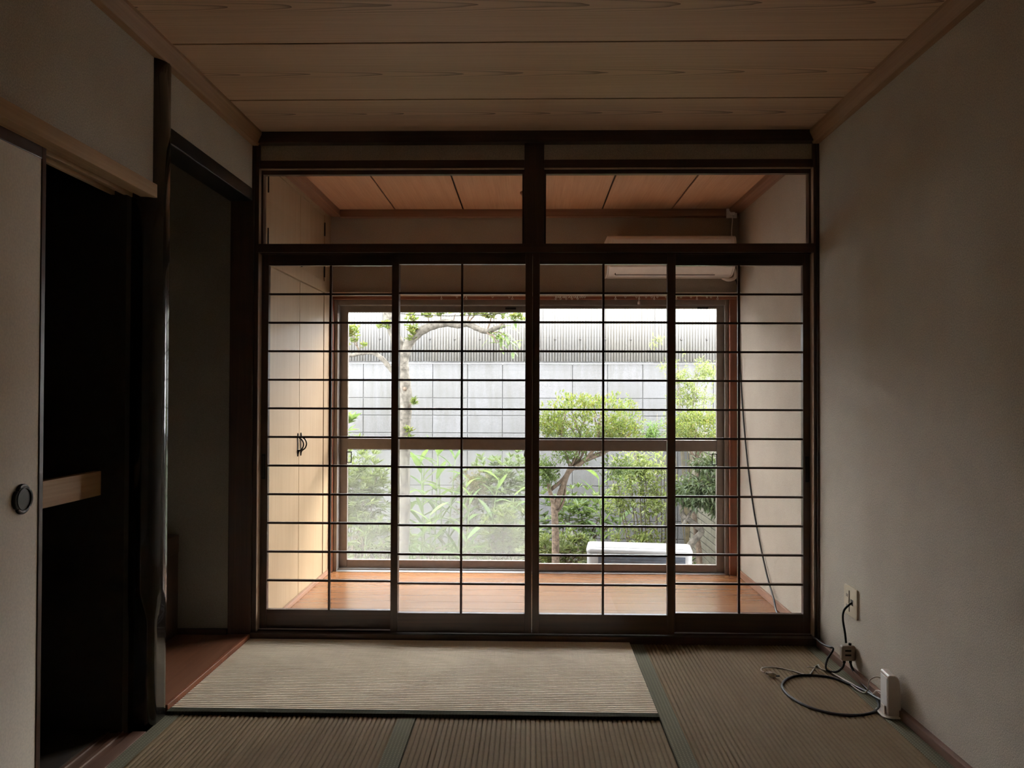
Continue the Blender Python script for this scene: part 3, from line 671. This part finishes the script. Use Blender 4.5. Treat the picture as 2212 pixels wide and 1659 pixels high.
# ================================================================ OUTSIDE
GZ = -.60
struct(box('ground', M['soil'], (-6, 6, YV+.16, 9.0, GZ-.2, GZ)))
struct(box('roof', M['eave'], (-3.4, 2.4, YV+.16, 2.0, 2.42, 2.52)))
struct(boxes('roof_house', M['eave'], [(-3.4, 2.4, -5.0, YV+.16, 2.52, 2.62)]))
# --- concrete block wall, stack bond
gw = empty('block_wall', (0, 5.42, GZ)); tag(gw, 'pale grey concrete block wall at the back of the garden', 'wall')
box('mortar', M['mortar'], (-4.33, 3.70, 5.372, 5.46, GZ, 1.488), gw)
bsrc = None
for r in range(11):
    zt = 1.497-.2*r
    for c in range(-8, 12):
        x0 = -1.11+.4*c
        z0 = max(zt-.193, GZ+.001)
        if zt-z0 < .05: continue
        jit = rnd.uniform(-.0015, .0015)
        if bsrc is None or r == 10:
            if r == 10 and c > -8: put(last, (x0+.2, 5.41+jit, z0), gw); continue
            last = box('concrete_block', M['block'], (x0+.0035, x0+.3965, 5.36, 5.46, z0, zt), gw, .003)
            if bsrc is None: bsrc = last
        else: put(bsrc, (x0+.2, 5.41+jit, z0), gw)
# --- corrugated sheets above it
cf = empty('corrugated_cladding', (0, 5.33, 1.52)); tag(cf, 'streaked corrugated cladding above the block wall', 'cladding')
def sheet(x0, x1, y, z0, z1):
    m_ = MB(); p = .0318; n = round((x1-x0)/p)*6
    v = []
    for i in range(n+1):
        x = x0+(x1-x0)*i/n; d = .0095*math.cos(2*math.pi*x/p)
        for th in (0, .004): v += [(x, y+d+th, z0), (x, y+d+th, z1)]
    f = []
    for i in range(n):
        a, b_ = 4*i, 4*(i+1)
        f += [(a, b_, b_+1, a+1), (a+2, a+3, b_+3, b_+2), (a, a+2, b_+2, b_), (a+1, b_+1, b_+3, a+3)]
    m_.add(v, f); return m_.build('corrugated_sheet', M['corrugated'], cf, 0, True)
x = -4.3; k = 0
while x < 3.6:
    sheet(x, x+.70, 5.330-(k % 2)*.010, 1.520, 2.32); x += .636; k += 1
ns = None
for i in range(26):
    x = -4.0+i*.286
    if ns is None: ns = MB().lathe([(.011, 0), (.010, -.004), (.005, -.008), (.002, -.010)], (x, 5.311, 1.771), 'Y', 10).build('fixing_nail', M['iron'], cf, 0, True); no = ns.location+wl(cf)-Vector((x, 5.311, 1.771))
    else: put(ns, Vector((x, 5.311, 1.771))+no, cf)
box('support_batten', M['mortar'], (-4.3, 3.9, 5.345, 5.40, 1.50, 1.56), cf)
# --- tan brick wall on the right
bw = empty('brick_wall', (1.85, 3.6, GZ)); tag(bw, 'tan brick side wall at the right of the garden', 'wall')
box('mortar', M['brick_joint'], (1.809, 1.92, 2.05, 5.355, GZ, .69), bw)
br = None
for r in range(18):
    z = GZ+.004+r*.072
    for c in range(15):
        y = 2.05+c*.226+(.113 if r % 2 else 0)
        if y+.222 > 5.36: continue
        if br is None: br = box('brick', M['brick'], (1.80, 1.90, y, y+.222, z, z+.061), bw, .002)
        else: put(br, (1.85+rnd.uniform(-.001, .001), y+.111, z), bw)
box('coping', M['brick'], (1.79, 1.93, 2.05, 5.355, .692, .735), bw, .004)
# --- outdoor unit of the air conditioner
un = empty('outdoor_unit', (.830, 2.33, GZ), math.radians(-7)); tag(un, 'white outdoor air conditioning unit standing outside the window', 'outdoor unit')
hw, hd, H = .385, .150, .600
MB().prism(rrect(-hw, hw, -hd, hd, .035), 'Z', .075, H-.034).build('case', M['enamel'], un, .002)
MB().prism(rrect(-hw-.006, hw+.006, -hd-.006, hd+.006, .04), 'Z', H-.035, H).build('top_cover', M['enamel'], un, .012)
box('top_panel', M['enamel'], (-hw+.06, hw-.06, -hd+.05, hd-.05, H, H+.003), un, .002)
box('coil', M['grille'], (-hw+.085, hw-.050, -hd-.004, -hd+.002, .11, H-.045), un)
for i in range(21):
    z = .125+i*.0205
    if i == 0: f0 = box('coil_fin', M['grille'], (-hw+.088, hw-.053, -hd-.009, -hd-.004, z, z+.009), un)
    else:
        c = f0.copy(); COL.objects.link(c); c.parent = un; c.location = f0.location+Vector((0, 0, i*.0205))
boxes('foot', M['tan_plastic'], [(-hw+.06, -hw+.12, -hd-.03, hd+.03, .0, .075)], un, .003); boxes('foot', M['tan_plastic'], [(hw-.12, hw-.06, -hd-.03, hd+.03, .0, .075)], un, .003)
# --- wire across the top of the garden
tag(MB().tube([(-2.87+.23*i, 1.85, 1.694+.1375*(-2.87+.23*i+.57)**2) for i in range(21)], .0026, 6).build('garden_wire', M['wire'], None, 0, True), 'dark wire sagging from the eaves across the top of the left window', 'wire')

# ---------------------------------------------------------------- plants
def rv(s=1.0): return Vector((rnd.uniform(-1, 1), rnd.uniform(-1, 1), rnd.uniform(-1, 1)))*s
def leaf(m_, p, d, L, W, fold=.25):
    d = d.normalized(); s = d.cross(Vector((0, 0, 1)))
    if s.length < .05: s = Vector((1, 0, 0))
    s = (s.normalized()+rv(.5)).normalized(); s = (s-d*s.dot(d)).normalized(); n = s.cross(d)
    m_.add([p, p+d*L*.45+s*W*.5+n*W*fold, p+d*L-n*W*.2, p+d*L*.45-s*W*.5+n*W*fold], [(0, 1, 2), (0, 2, 3)])
def cluster(m_, c, L, W, n, spread=1.0, upb=.5):
    for _ in range(n):
        d = rv(); d.z = abs(d.z)*.6+upb*rnd.random(); leaf(m_, c+rv(.006), d, L*rnd.uniform(.7, 1.15), W*rnd.uniform(.8, 1.15))
def blob_points(c, r, n, shell=.35, flat_bottom=None):
    """points in the outer shell of a lumpy ellipsoid"""
    out = []; c = Vector(c)
    lumps = [(rv().normalized(), rnd.uniform(.75, 1.12)) for _ in range(14)]
    while len(out) < n:
        d = rv()
        if d.length > 1 or d.length < .05: continue
        d.normalize()
        k = max(lumps, key=lambda l: l[0].dot(d))[1]*rnd.uniform(.94, 1.05)
        q = (1-shell*rnd.random()**1.5)*k
        p = Vector((d.x*r[0]*q, d.y*r[1]*q, d.z*r[2]*q))
        if flat_bottom is not None and p.z < flat_bottom: continue
        out.append((c+p, d))
    return out
def foliage(name, par, blobs, L, W, mt, per=3, upb=.4):
    m_ = MB()
    for (c, r, n, sh_, fb) in blobs:
        for p, d in blob_points(c, r, n, sh_, fb):
            for _ in range(per):
                q = (d*.7+rv(.9)+Vector((0, 0, upb))); leaf(m_, p+rv(L*.4), q, L*rnd.uniform(.7, 1.2), W*rnd.uniform(.8, 1.2))
    return stuff(m_.build(name, mt, par))
def branches(m_, start, ends, r0, r1, wob=.03, n=5):
    for e in ends:
        s, e = Vector(start), Vector(e); pts = [s]
        for i in range(1, n): pts.append(s.lerp(e, i/n)+rv(wob)+Vector((0, 0, .02*math.sin(math.pi*i/n))))
        pts.append(e); P = smoothpath(pts, 3)
        m_.tube(P, [r0+(r1-r0)*i/(len(P)-1) for i in range(len(P))], 6)
# 1 tree with arching branch
tr = empty('garden_tree', (-1.15, 3.5, GZ)); tag(tr, 'grey-barked tree with a long branch arching to the right', 'tree')
def limb(name, pts, r0, r1, n=6, mt='bark'):
    P = smoothpath(pts, n); return MB().tube(P, [(r0+(r1-r0)*i/(len(P)-1))*(1+.06*math.sin(i*1.7)) for i in range(len(P))], 10).build(name, M[mt], tr, 0, True)
limb('trunk', [(-1.16, 3.5, GZ-.03), (-1.155, 3.5, -.25), (-1.143, 3.5, .10), (-1.146, 3.5, .55), (-1.138, 3.5, .85), (-1.128, 3.5, 1.12), (-1.150, 3.5, 1.33), (-1.175, 3.5, 1.50), (-1.235, 3.5, 1.70), (-1.290, 3.5, 1.86), (-1.30, 3.5, 2.15), (-1.28, 3.5, 2.6)], .062, .050)
limb('branch', [(-1.165, 3.5, 1.36), (-1.12, 3.49, 1.57), (-1.032, 3.48, 1.685), (-.905, 3.46, 1.757), (-.757, 3.45, 1.790), (-.651, 3.44, 1.772), (-.567, 3.43, 1.782), (-.482, 3.42, 1.744), (-.39, 3.41, 1.71), (-.30, 3.40, 1.74), (-.22, 3.38, 1.76)], .050, .018)
limb('branch', [(-1.19, 3.5, 1.30), (-1.272, 3.5, 1.38), (-1.349, 3.5, 1.468), (-1.434, 3.5, 1.520), (-1.54, 3.5, 1.515), (-1.667, 3.5, 1.492), (-1.85, 3.5, 1.50)], .026, .014)
MB().lathe([(.020, 0), (.019, .010), (.011, .013), (.009, .004)], (-1.128, 3.437, 1.19), 'Y', 14).build('knot', M['bark2'], tr, 0, True)
tw = MB()
branches(tw, (-.567, 3.43, 1.782), [(-.52, 3.40, 1.95), (-.42, 3.38, 1.90)], .008, .003, .015, 3)
branches(tw, (-.39, 3.41, 1.71), [(-.30, 3.35, 1.60), (-.24, 3.36, 1.55), (-.20, 3.36, 1.66), (-.30, 3.38, 1.86), (-.14, 3.36, 1.80)], .008, .003, .015, 3)
for bx in (-1.05, -.93, -.80, -.70): branches(tw, (bx, 3.46, 1.69+.08*(bx+1.05)/.35), [(bx+rnd.uniform(-.04, .04), 3.42, 1.87)], .006, .003, .01, 3)
branches(tw, (-1.55, 3.5, 1.515), [(-1.60, 3.46, 1.62), (-1.66, 3.47, 1.72)], .006, .003, .01, 3)
branches(tw, (-1.12, 3.47, .98), [(-1.06, 3.42, 1.05)], .005, .003, .01, 3)
stuff(tw.build('twigs', M['bark2'], tr))
tf = MB()
for c, r, n in (((-1.06, 3.42, 1.74), (.06, .05, .15), 40), ((-.93, 3.42, 1.85), (.05, .05, .04), 18), ((-.80, 3.42, 1.88), (.08, .06, .05), 34), ((-.63, 3.42, 1.89), (.08, .05, .05), 30), ((-.50, 3.40, 1.88), (.07, .05, .05), 26),
                ((-.30, 3.38, 1.87), (.17, .08, .06), 70), ((-.12, 3.37, 1.84), (.08, .06, .07), 28), ((-1.64, 3.47, 1.70), (.10, .06, .12), 64), ((-1.32, 3.44, 1.76), (.06, .04, .05), 16), ((-1.04, 3.42, 1.07), (.03, .03, .04), 9), ((-1.08, 3.42, .80), (.03, .03, .07), 9), ((-1.50, 3.46, 1.58), (.03, .03, .03), 5)):
    for p, d in blob_points(c, r, n, .9): cluster(tf, p, .050, .019, 5, 1, .5)
stuff(tf.build('foliage', M['leaf_bright'], tr))
def big_leaf(name, par, p, d, L, W, mt, droop=.3, n=6, up=Vector((0, 0, 1))):
    d = Vector(d).normalized(); s = d.cross(up)
    s = s.normalized() if s.length > .05 else Vector((1, 0, 0))
    s = (s+rv(.25)).normalized(); nn = s.cross(d); p = Vector(p); v = []; f = []
    for i in range(n+1):
        t = i/n; w = W*.5*math.sin(math.pi*min(1, t*.93+.05))**.75*(1-.25*t) if i < n else .001
        q = p+d*L*t-Vector((0, 0, 1))*droop*L*t*t
        v += [q+s*w+nn*w*.28, q, q-s*w+nn*w*.28]
    for i in range(n):
        a, b_ = 3*i, 3*i+3
        f += [(a, a+1, b_+1, b_), (a+1, a+2, b_+2, b_+1)]
    return MB().add(v, f).build(name, mt, par, 0, True)
for c, n in (((-.26, 3.37, 1.70), 15), ((-.22, 3.35, 1.60), 9), ((-.14, 3.35, 1.56), 8), ((-.34, 3.36, 1.66), 6), ((-.16, 3.36, 1.78), 8)):
    for _ in range(n):
        d = Vector((rnd.uniform(-.6, 1), rnd.uniform(-.8, .2), rnd.uniform(-.7, .5)))
        big_leaf('leaf', tr, Vector(c)+rv(.06), d, rnd.uniform(.075, .105), rnd.uniform(.028, .038), M['leaf_green'], .15, 4)

# 2 domed shrub in the middle, its trunk forking low
ds = empty('domed_shrub', (.22, 3.2, GZ)); tag(ds, 'domed shrub with a forked bare trunk behind the outdoor unit', 'shrub')
m_ = MB()
P = smoothpath([(.235, 3.2, GZ-.02), (.230, 3.2, -.30), (.228, 3.2, -.05), (.215, 3.2, .20)], 5); m_.tube(P, [.038-.010*i/len(P) for i in range(len(P))], 9)
for pts, r in (([(.215, 3.2, .19), (.18, 3.19, .30), (.16, 3.18, .42), (.15, 3.17, .50)], .022), ([(.225, 3.2, .15), (.29, 3.21, .34), (.36, 3.22, .50), (.50, 3.2, .58), (.66, 3.2, .64)], .030), ([(.25, 3.2, .22), (.33, 3.18, .46), (.46, 3.16, .56), (.58, 3.15, .72), (.60, 3.15, .90)], .022),
               ([(.19, 3.2, .32), (.30, 3.2, .42), (.40, 3.2, .60), (.44, 3.2, .85)], .018), ([(.36, 3.2, .50), (.30, 3.2, .68), (.26, 3.2, .88)], .014), ([(.42, 3.2, .56), (.62, 3.22, .62), (.82, 3.22, .74)], .014), ([(.36, 3.2, .50), (.56, 3.22, .50), (.70, 3.22, .52)], .010), ([(.30, 3.2, .40), (.46, 3.2, .62), (.52, 3.2, .80)], .013), ([(.33, 3.18, .46), (.50, 3.2, .60), (.72, 3.2, .68), (.86, 3.2, .80)], .012), ([(.40, 3.2, .54), (.44, 3.2, .70), (.34, 3.2, .90)], .010), ([(.225, 3.2, .10), (.30, 3.21, .22), (.33, 3.2, .44), (.44, 3.2, .56)], .014)):
    P = smoothpath(pts, 5); m_.tube(P, [r*(1-.55*i/len(P)) for i in range(len(P))], 7)
m_.build('trunk', M['bark2'], ds, 0, True)
m_ = MB()
for s_, es in (((.60, 3.15, .80), [(.72, 3.12, .95), (.55, 3.12, 1.05), (.66, 3.2, 1.08)]), ((.44, 3.2, .75), [(.36, 3.15, 1.0), (.50, 3.15, 1.05), (.30, 3.2, .92)]), ((.26, 3.2, .80), [(.16, 3.16, .94), (.30, 3.15, 1.0)]), ((.82, 3.22, .72), [(.92, 3.2, .86), (.84, 3.16, .92), (.74, 3.2, .95)]), ((.50, 3.2, .58), [(.52, 3.14, .85), (.68, 3.14, .80), (.62, 3.2, .86)])):
    branches(m_, s_, es, .009, .003, .03, 4)
stuff(m_.build('twigs', M['bark2'], ds))
foliage('foliage', ds, [((.52, 3.2, .90), (.44, .34, .27), 900, .45, -.12), ((.80, 3.2, .80), (.20, .24, .13), 240, .6, -.06), ((.20, 3.18, .86), (.14, .2, .10), 150, .6, -.06)], .040, .016, M['leaf_bright'], 3, .6)
foliage('lower_foliage', ds, [((.14, 3.16, .47), (.13, .12, .13), 300, .9, None), ((.36, 3.2, .62), (.22, .2, .08), 120, .9, None), ((.44, 3.18, .76), (.36, .28, .10), 260, .9, None), ((.78, 3.2, .50), (.18, .2, .10), 200, .9, None)], .036, .015, M['leaf_green'], 3, .1)
# 3 right-hand shrubs
rs = empty('clipped_shrub', (1.42, 3.05, GZ)); tag(rs, 'clipped yellow-green shrub at the right side of the window', 'shrub')
m_ = MB(); branches(m_, (1.44, 3.05, GZ), [(1.40, 3.02, .62)], .030, .016, .03, 6); branches(m_, (1.40, 3.02, .60), [(1.25, 3.0, .80), (1.50, 3.0, .82), (1.62, 3.02, .80), (1.40, 3.0, .85)], .012, .004, .02, 4); m_.build('trunk', M['bark2'], rs, 0, True)
foliage('foliage', rs, [((1.43, 3.0, .86), (.30, .26, .155), 850, .5, -.11)], .034, .014, M['leaf_bright'], 3, .5)
rd = empty('drooping_shrub', (1.30, 2.95, GZ)); tag(rd, 'dark-leaved drooping shrub with a twisted trunk in front of the brick wall', 'shrub')
m_ = MB(); P = smoothpath([(1.22, 2.95, GZ), (1.24, 2.94, -.30), (1.34, 2.93, -.10), (1.43, 2.93, .01), (1.36, 2.94, .08), (1.27, 2.94, .16), (1.30, 2.93, .30), (1.42, 2.92, .42), (1.54, 2.92, .47)], 6); m_.tube(P, [.034-.018*i/len(P) for i in range(len(P))], 8)
P = smoothpath([(1.28, 2.94, .06), (1.35, 2.92, .18), (1.47, 2.92, .26)], 5); m_.tube(P, [.016-.008*i/len(P) for i in range(len(P))], 7)
m_.build('trunk', M['bark'], rd, 0, True)
foliage('foliage', rd, [((1.46, 2.9, .36), (.25, .2, .17), 420, .8, None), ((1.54, 2.9, .26), (.16, .16, .13), 190, .9, None), ((1.28, 2.92, .34), (.12, .14, .12), 110, .9, None), ((1.50, 2.9, .58), (.22, .16, .07), 130, .9, None)], .058, .020, M['leaf_dark'], 3, -.35)
# 4 feathery stems
def stems_plant(name, label, spots, leaves, L, W, mt, rad=.006, grp=None):
    t = empty(name, (spots[0][0], spots[0][1], GZ)); tag(t, label, 'shrub', grp)
    m_ = MB()
    for (x, y, x1, y1, z1) in spots:
        P = smoothpath([(x, y, GZ-.01), (x+(x1-x)*.3+rnd.uniform(-.02, .02), y+(y1-y)*.3, GZ+(z1-GZ)*.35), (x+(x1-x)*.65, y+(y1-y)*.6, GZ+(z1-GZ)*.7), (x1, y1, z1)], 4)
        m_.tube(P, [rad*(1-.6*i/len(P)) for i in range(len(P))], 6)
    m_.build('stems', M['stem'], t, 0, True)
    f_ = MB()
    for (c, r, n) in leaves:
        for p, d in blob_points(c, r, n, .95):
            ax = (rv()+Vector((0, 0, .2))).normalized()
            for k in range(5):
                leaf(f_, p+ax*.018*k, ax*.5+rv(.9)+Vector((0, 0, -.15)), L*rnd.uniform(.7, 1.1), W*rnd.uniform(.8, 1.1))
    stuff(f_.build('foliage', mt, t)); return t
stems_plant('feathery_shrub', 'tall airy yellow-green shrub at the right against the block wall', [(1.68, 4.8, 1.50+.045*i+rnd.uniform(-.05, .05), 4.8, 1.25+.08*(i % 4)) for i in range(9)],
            [((1.72, 4.8, 1.10), (.28, .2, .30), 190), ((1.90, 4.8, 1.40), (.20, .15, .14), 80), ((1.60, 4.8, 1.32), (.14, .12, .2), 50), ((1.62, 4.8, .80), (.22, .2, .2), 120), ((1.45, 4.8, 1.45), (.05, .05, .12), 8), ((1.36, 4.8, 1.72), (.07, .05, .05), 9)], .055, .014, M['leaf_pale'], .006)
stems_plant('cane_shrub', 'thicket of thin upright canes behind the white outdoor unit', [(1.0+.03*i, 3.9, .80+.055*i+rnd.uniform(-.05, .05), 3.9, .38+.05*(i % 5)) for i in range(11)],
            [((1.05, 3.9, .42), (.33, .2, .24), 230), ((1.18, 3.85, .10), (.22, .2, .24), 110), ((.86, 3.9, .12), (.20, .2, .2), 80), ((1.05, 3.8, -.22), (.30, .2, .14), 80)], .058, .020, M['leaf_pale'], .008)
stems_plant('bamboo_grass', 'bright bamboo-like sprig to the right of the domed shrub', [(1.20, 4.4, 1.16, 4.4, .86), (1.26, 4.4, 1.30, 4.4, .95), (1.15, 4.4, 1.05, 4.4, .75)],
            [((1.24, 4.4, .72), (.18, .12, .17), 46), ((.98, 4.4, 1.00), (.07, .05, .14), 7)], .11, .017, M['leaf_ginger'], .005)
# 5 rosette shrubs
def rosette_shrub(label, c, r, n, L=.075, W=.016, per=9, mt='leaf_az', name='rosette_shrub'):
    t = empty(name, (c[0], c[1], GZ)); tag(t, label, 'shrub')
    m_ = MB(); branches(m_, (c[0], c[1], GZ-.02), [Vector(c)+Vector((rnd.uniform(-.7, .7)*r[0], rnd.uniform(-.5, .5)*r[1], rnd.uniform(-.2, .6)*r[2])) for _ in range(9)], .012, .004, .04, 5)
    m_.build('stems', M['bark2'], t, 0, True)
    f_ = MB()
    for p, d in blob_points(c, r, n, .75):
        for k in range(per):
            a = 2*math.pi*k/per+rnd.random(); q = (d*.8+Vector((math.cos(a), math.sin(a), rnd.uniform(-.1, .7)))); leaf(f_, p, q, L*rnd.uniform(.75, 1.1), W*rnd.uniform(.85, 1.15), .15)
    stuff(f_.build('foliage', M[mt], t)); return t
rosette_shrub('dense narrow-leaved shrub behind the dusty pane at the far left', (-1.66, 4.0, .18), (.38, .3, .46), 420, .085, .020)
rosette_shrub('low narrow-leaved shrub under the far left one, near the ground', (-1.42, 3.75, -.22), (.34, .25, .22), 130, .085, .018)
rosette_shrub('narrow-leaved low shrub beside the middle of the window', (-.22, 3.85, -.20), (.30, .24, .28), 210, .080, .018)
rosette_shrub('small whorled shrub growing at the foot of the domed shrub', (.26, 3.40, -.24), (.36, .2, .15), 170, .080, .020)
rosette_shrub('leafy twiggy shrub in the middle behind the dusty pane', (-.28, 4.5, .14), (.38, .3, .46), 330, .085, .036, 5, 'leaf_green', 'broadleaf_shrub')
rosette_shrub('green leafy undergrowth along the wall behind the forked trunk', (.48, 4.6, -.14), (.55, .3, .34), 200, .090, .034, 5, 'leaf_green', 'undergrowth_shrub')
rosette_shrub('pale green big-leaved plant at the far left against the wall', (-2.02, 4.7, .72), (.22, .2, .22), 36, .13, .06, 5, 'leaf_ginger', 'hydrangea')
foliage('foliage', (lambda t: t)(tag(empty('bronze_shrub', (-.55, 4.35, GZ)), 'small-leaved bronze tinted shrub among the long ginger leaves', 'shrub')), [((-.55, 4.35, .20), (.26, .18, .20), 420, .95, None), ((-.60, 4.35, -.15), (.20, .15, .28), 260, .95, None)], .030, .014, M['leaf_red'], 3, .2)
# 6 ginger plants with long leaves, every leaf its own part
def ginger(label, canes, L=.36, W=.075):
    t = empty('ginger_plant', (canes[0][0], canes[0][1], GZ)); tag(t, label, 'plant', 'long-leaved ginger plants in the garden')
    for (x, y, lx, ly, h, n) in canes:
        P = smoothpath([(x, y, GZ-.01), (x+lx*.3, y+ly*.3, GZ+h*.4), (x+lx, y+ly, GZ+h)], 6)
        MB().tube(P, [.010*(1-.6*i/len(P)) for i in range(len(P))], 7).build('cane', M['cane'], t, 0, True)
        for k in range(n):
            q = P[min(len(P)-1, int(len(P)*(.30+.70*k/max(1, n-1))))]; sd_ = 1 if k % 2 else -1
            a = rnd.uniform(-.9, .9)
            d = Vector((sd_*math.cos(a)*rnd.uniform(.5, 1.0), math.sin(a)*.6-.15, rnd.uniform(.35, 1.3)))
            big_leaf('leaf', t, q, d, L*rnd.uniform(.7, 1.1), W*rnd.uniform(.8, 1.15), M['leaf_ginger'], rnd.uniform(.15, .55), 7)
ginger('tall ginger clump with long blades right of the tree trunk', [(-1.05, 4.3, -.05, 0, 1.05, 11), (-.95, 4.25, .03, 0, 1.12, 11), (-.83, 4.3, .08, 0, 1.08, 11), (-1.15, 4.2, -.10, -.05, .80, 9), (-.72, 4.2, .10, 0, .90, 9), (-1.10, 4.4, .02, 0, 1.0, 9), (-.88, 4.4, -.06, 0, 1.15, 10)], .36, .085)
ginger('lower ginger clump with arching blades before the middle shrub', [(-.62, 4.0, .05, -.05, .75, 9), (-.42, 4.05, .12, 0, .90, 9), (-.95, 3.95, .0, -.06, .58, 8), (-.70, 3.85, .12, -.05, .38, 6), (-.20, 4.05, .05, 0, .75, 8), (-1.05, 3.9, .04, -.04, .42, 6)], .34, .075)
ginger('fresh ginger shoot with upright blades above the outdoor unit', [(.72, 4.1, -.04, 0, .92, 9), (.86, 4.1, .06, 0, .98, 8)], .32, .075)
ginger('short ginger plant at the foot of the left shrub', [(-1.55, 3.7, .03, -.03, .42, 5), (-1.80, 3.7, .05, -.02, .38, 5)], .24, .04)
# 7 stone and leaf litter
import bmesh
bm = bmesh.new(); bmesh.ops.create_icosphere(bm, subdivisions=3, radius=1)
for v in bm.verts:
    n_ = v.co.copy(); k = 1+.12*math.sin(n_.x*5+1)*math.cos(n_.y*4)+.10*math.sin(n_.z*6+n_.x*3)
    v.co = Vector((n_.x*.15*k, n_.y*.14*k, max(-.5, n_.z)*.19*k))
me = bpy.data.meshes.new('garden_stone'); bm.to_mesh(me); bm.free(); me.materials.append(M['rock'])
st_ = bpy.data.objects.new('garden_stone', me); COL.objects.link(st_); st_.location = (.36, 3.75, GZ+.28)
st_.location.z = GZ+.09; st_.scale = (1, 1, 1.9); tag(st_, 'rough grey stone beside the forked trunk', 'stone')
lm = MB()
for _ in range(2600):
    p = Vector((rnd.uniform(-2.4, 1.75), rnd.uniform(3.2, 5.3), GZ+.004+rnd.random()*.012)); leaf(lm, p, Vector((rnd.uniform(-1, 1), rnd.uniform(-1, 1), rnd.uniform(-.05, .35))), .06, .028)
lo = stuff(lm.build('leaf_litter', M['litter'])); lo['label'] = 'dry fallen leaves covering the garden soil'; lo['category'] = 'leaf litter'
gm = MB()
for _ in range(420):
    p = Vector((rnd.uniform(-2.3, 1.7), rnd.uniform(3.6, 5.3), GZ+.01)); cluster(gm, p, .11, .04, 5, 1, .7)
go = stuff(gm.build('ground_cover', M['leaf_green'])); go['label'] = 'low green ground cover growing over the garden soil'; go['category'] = 'ground cover'
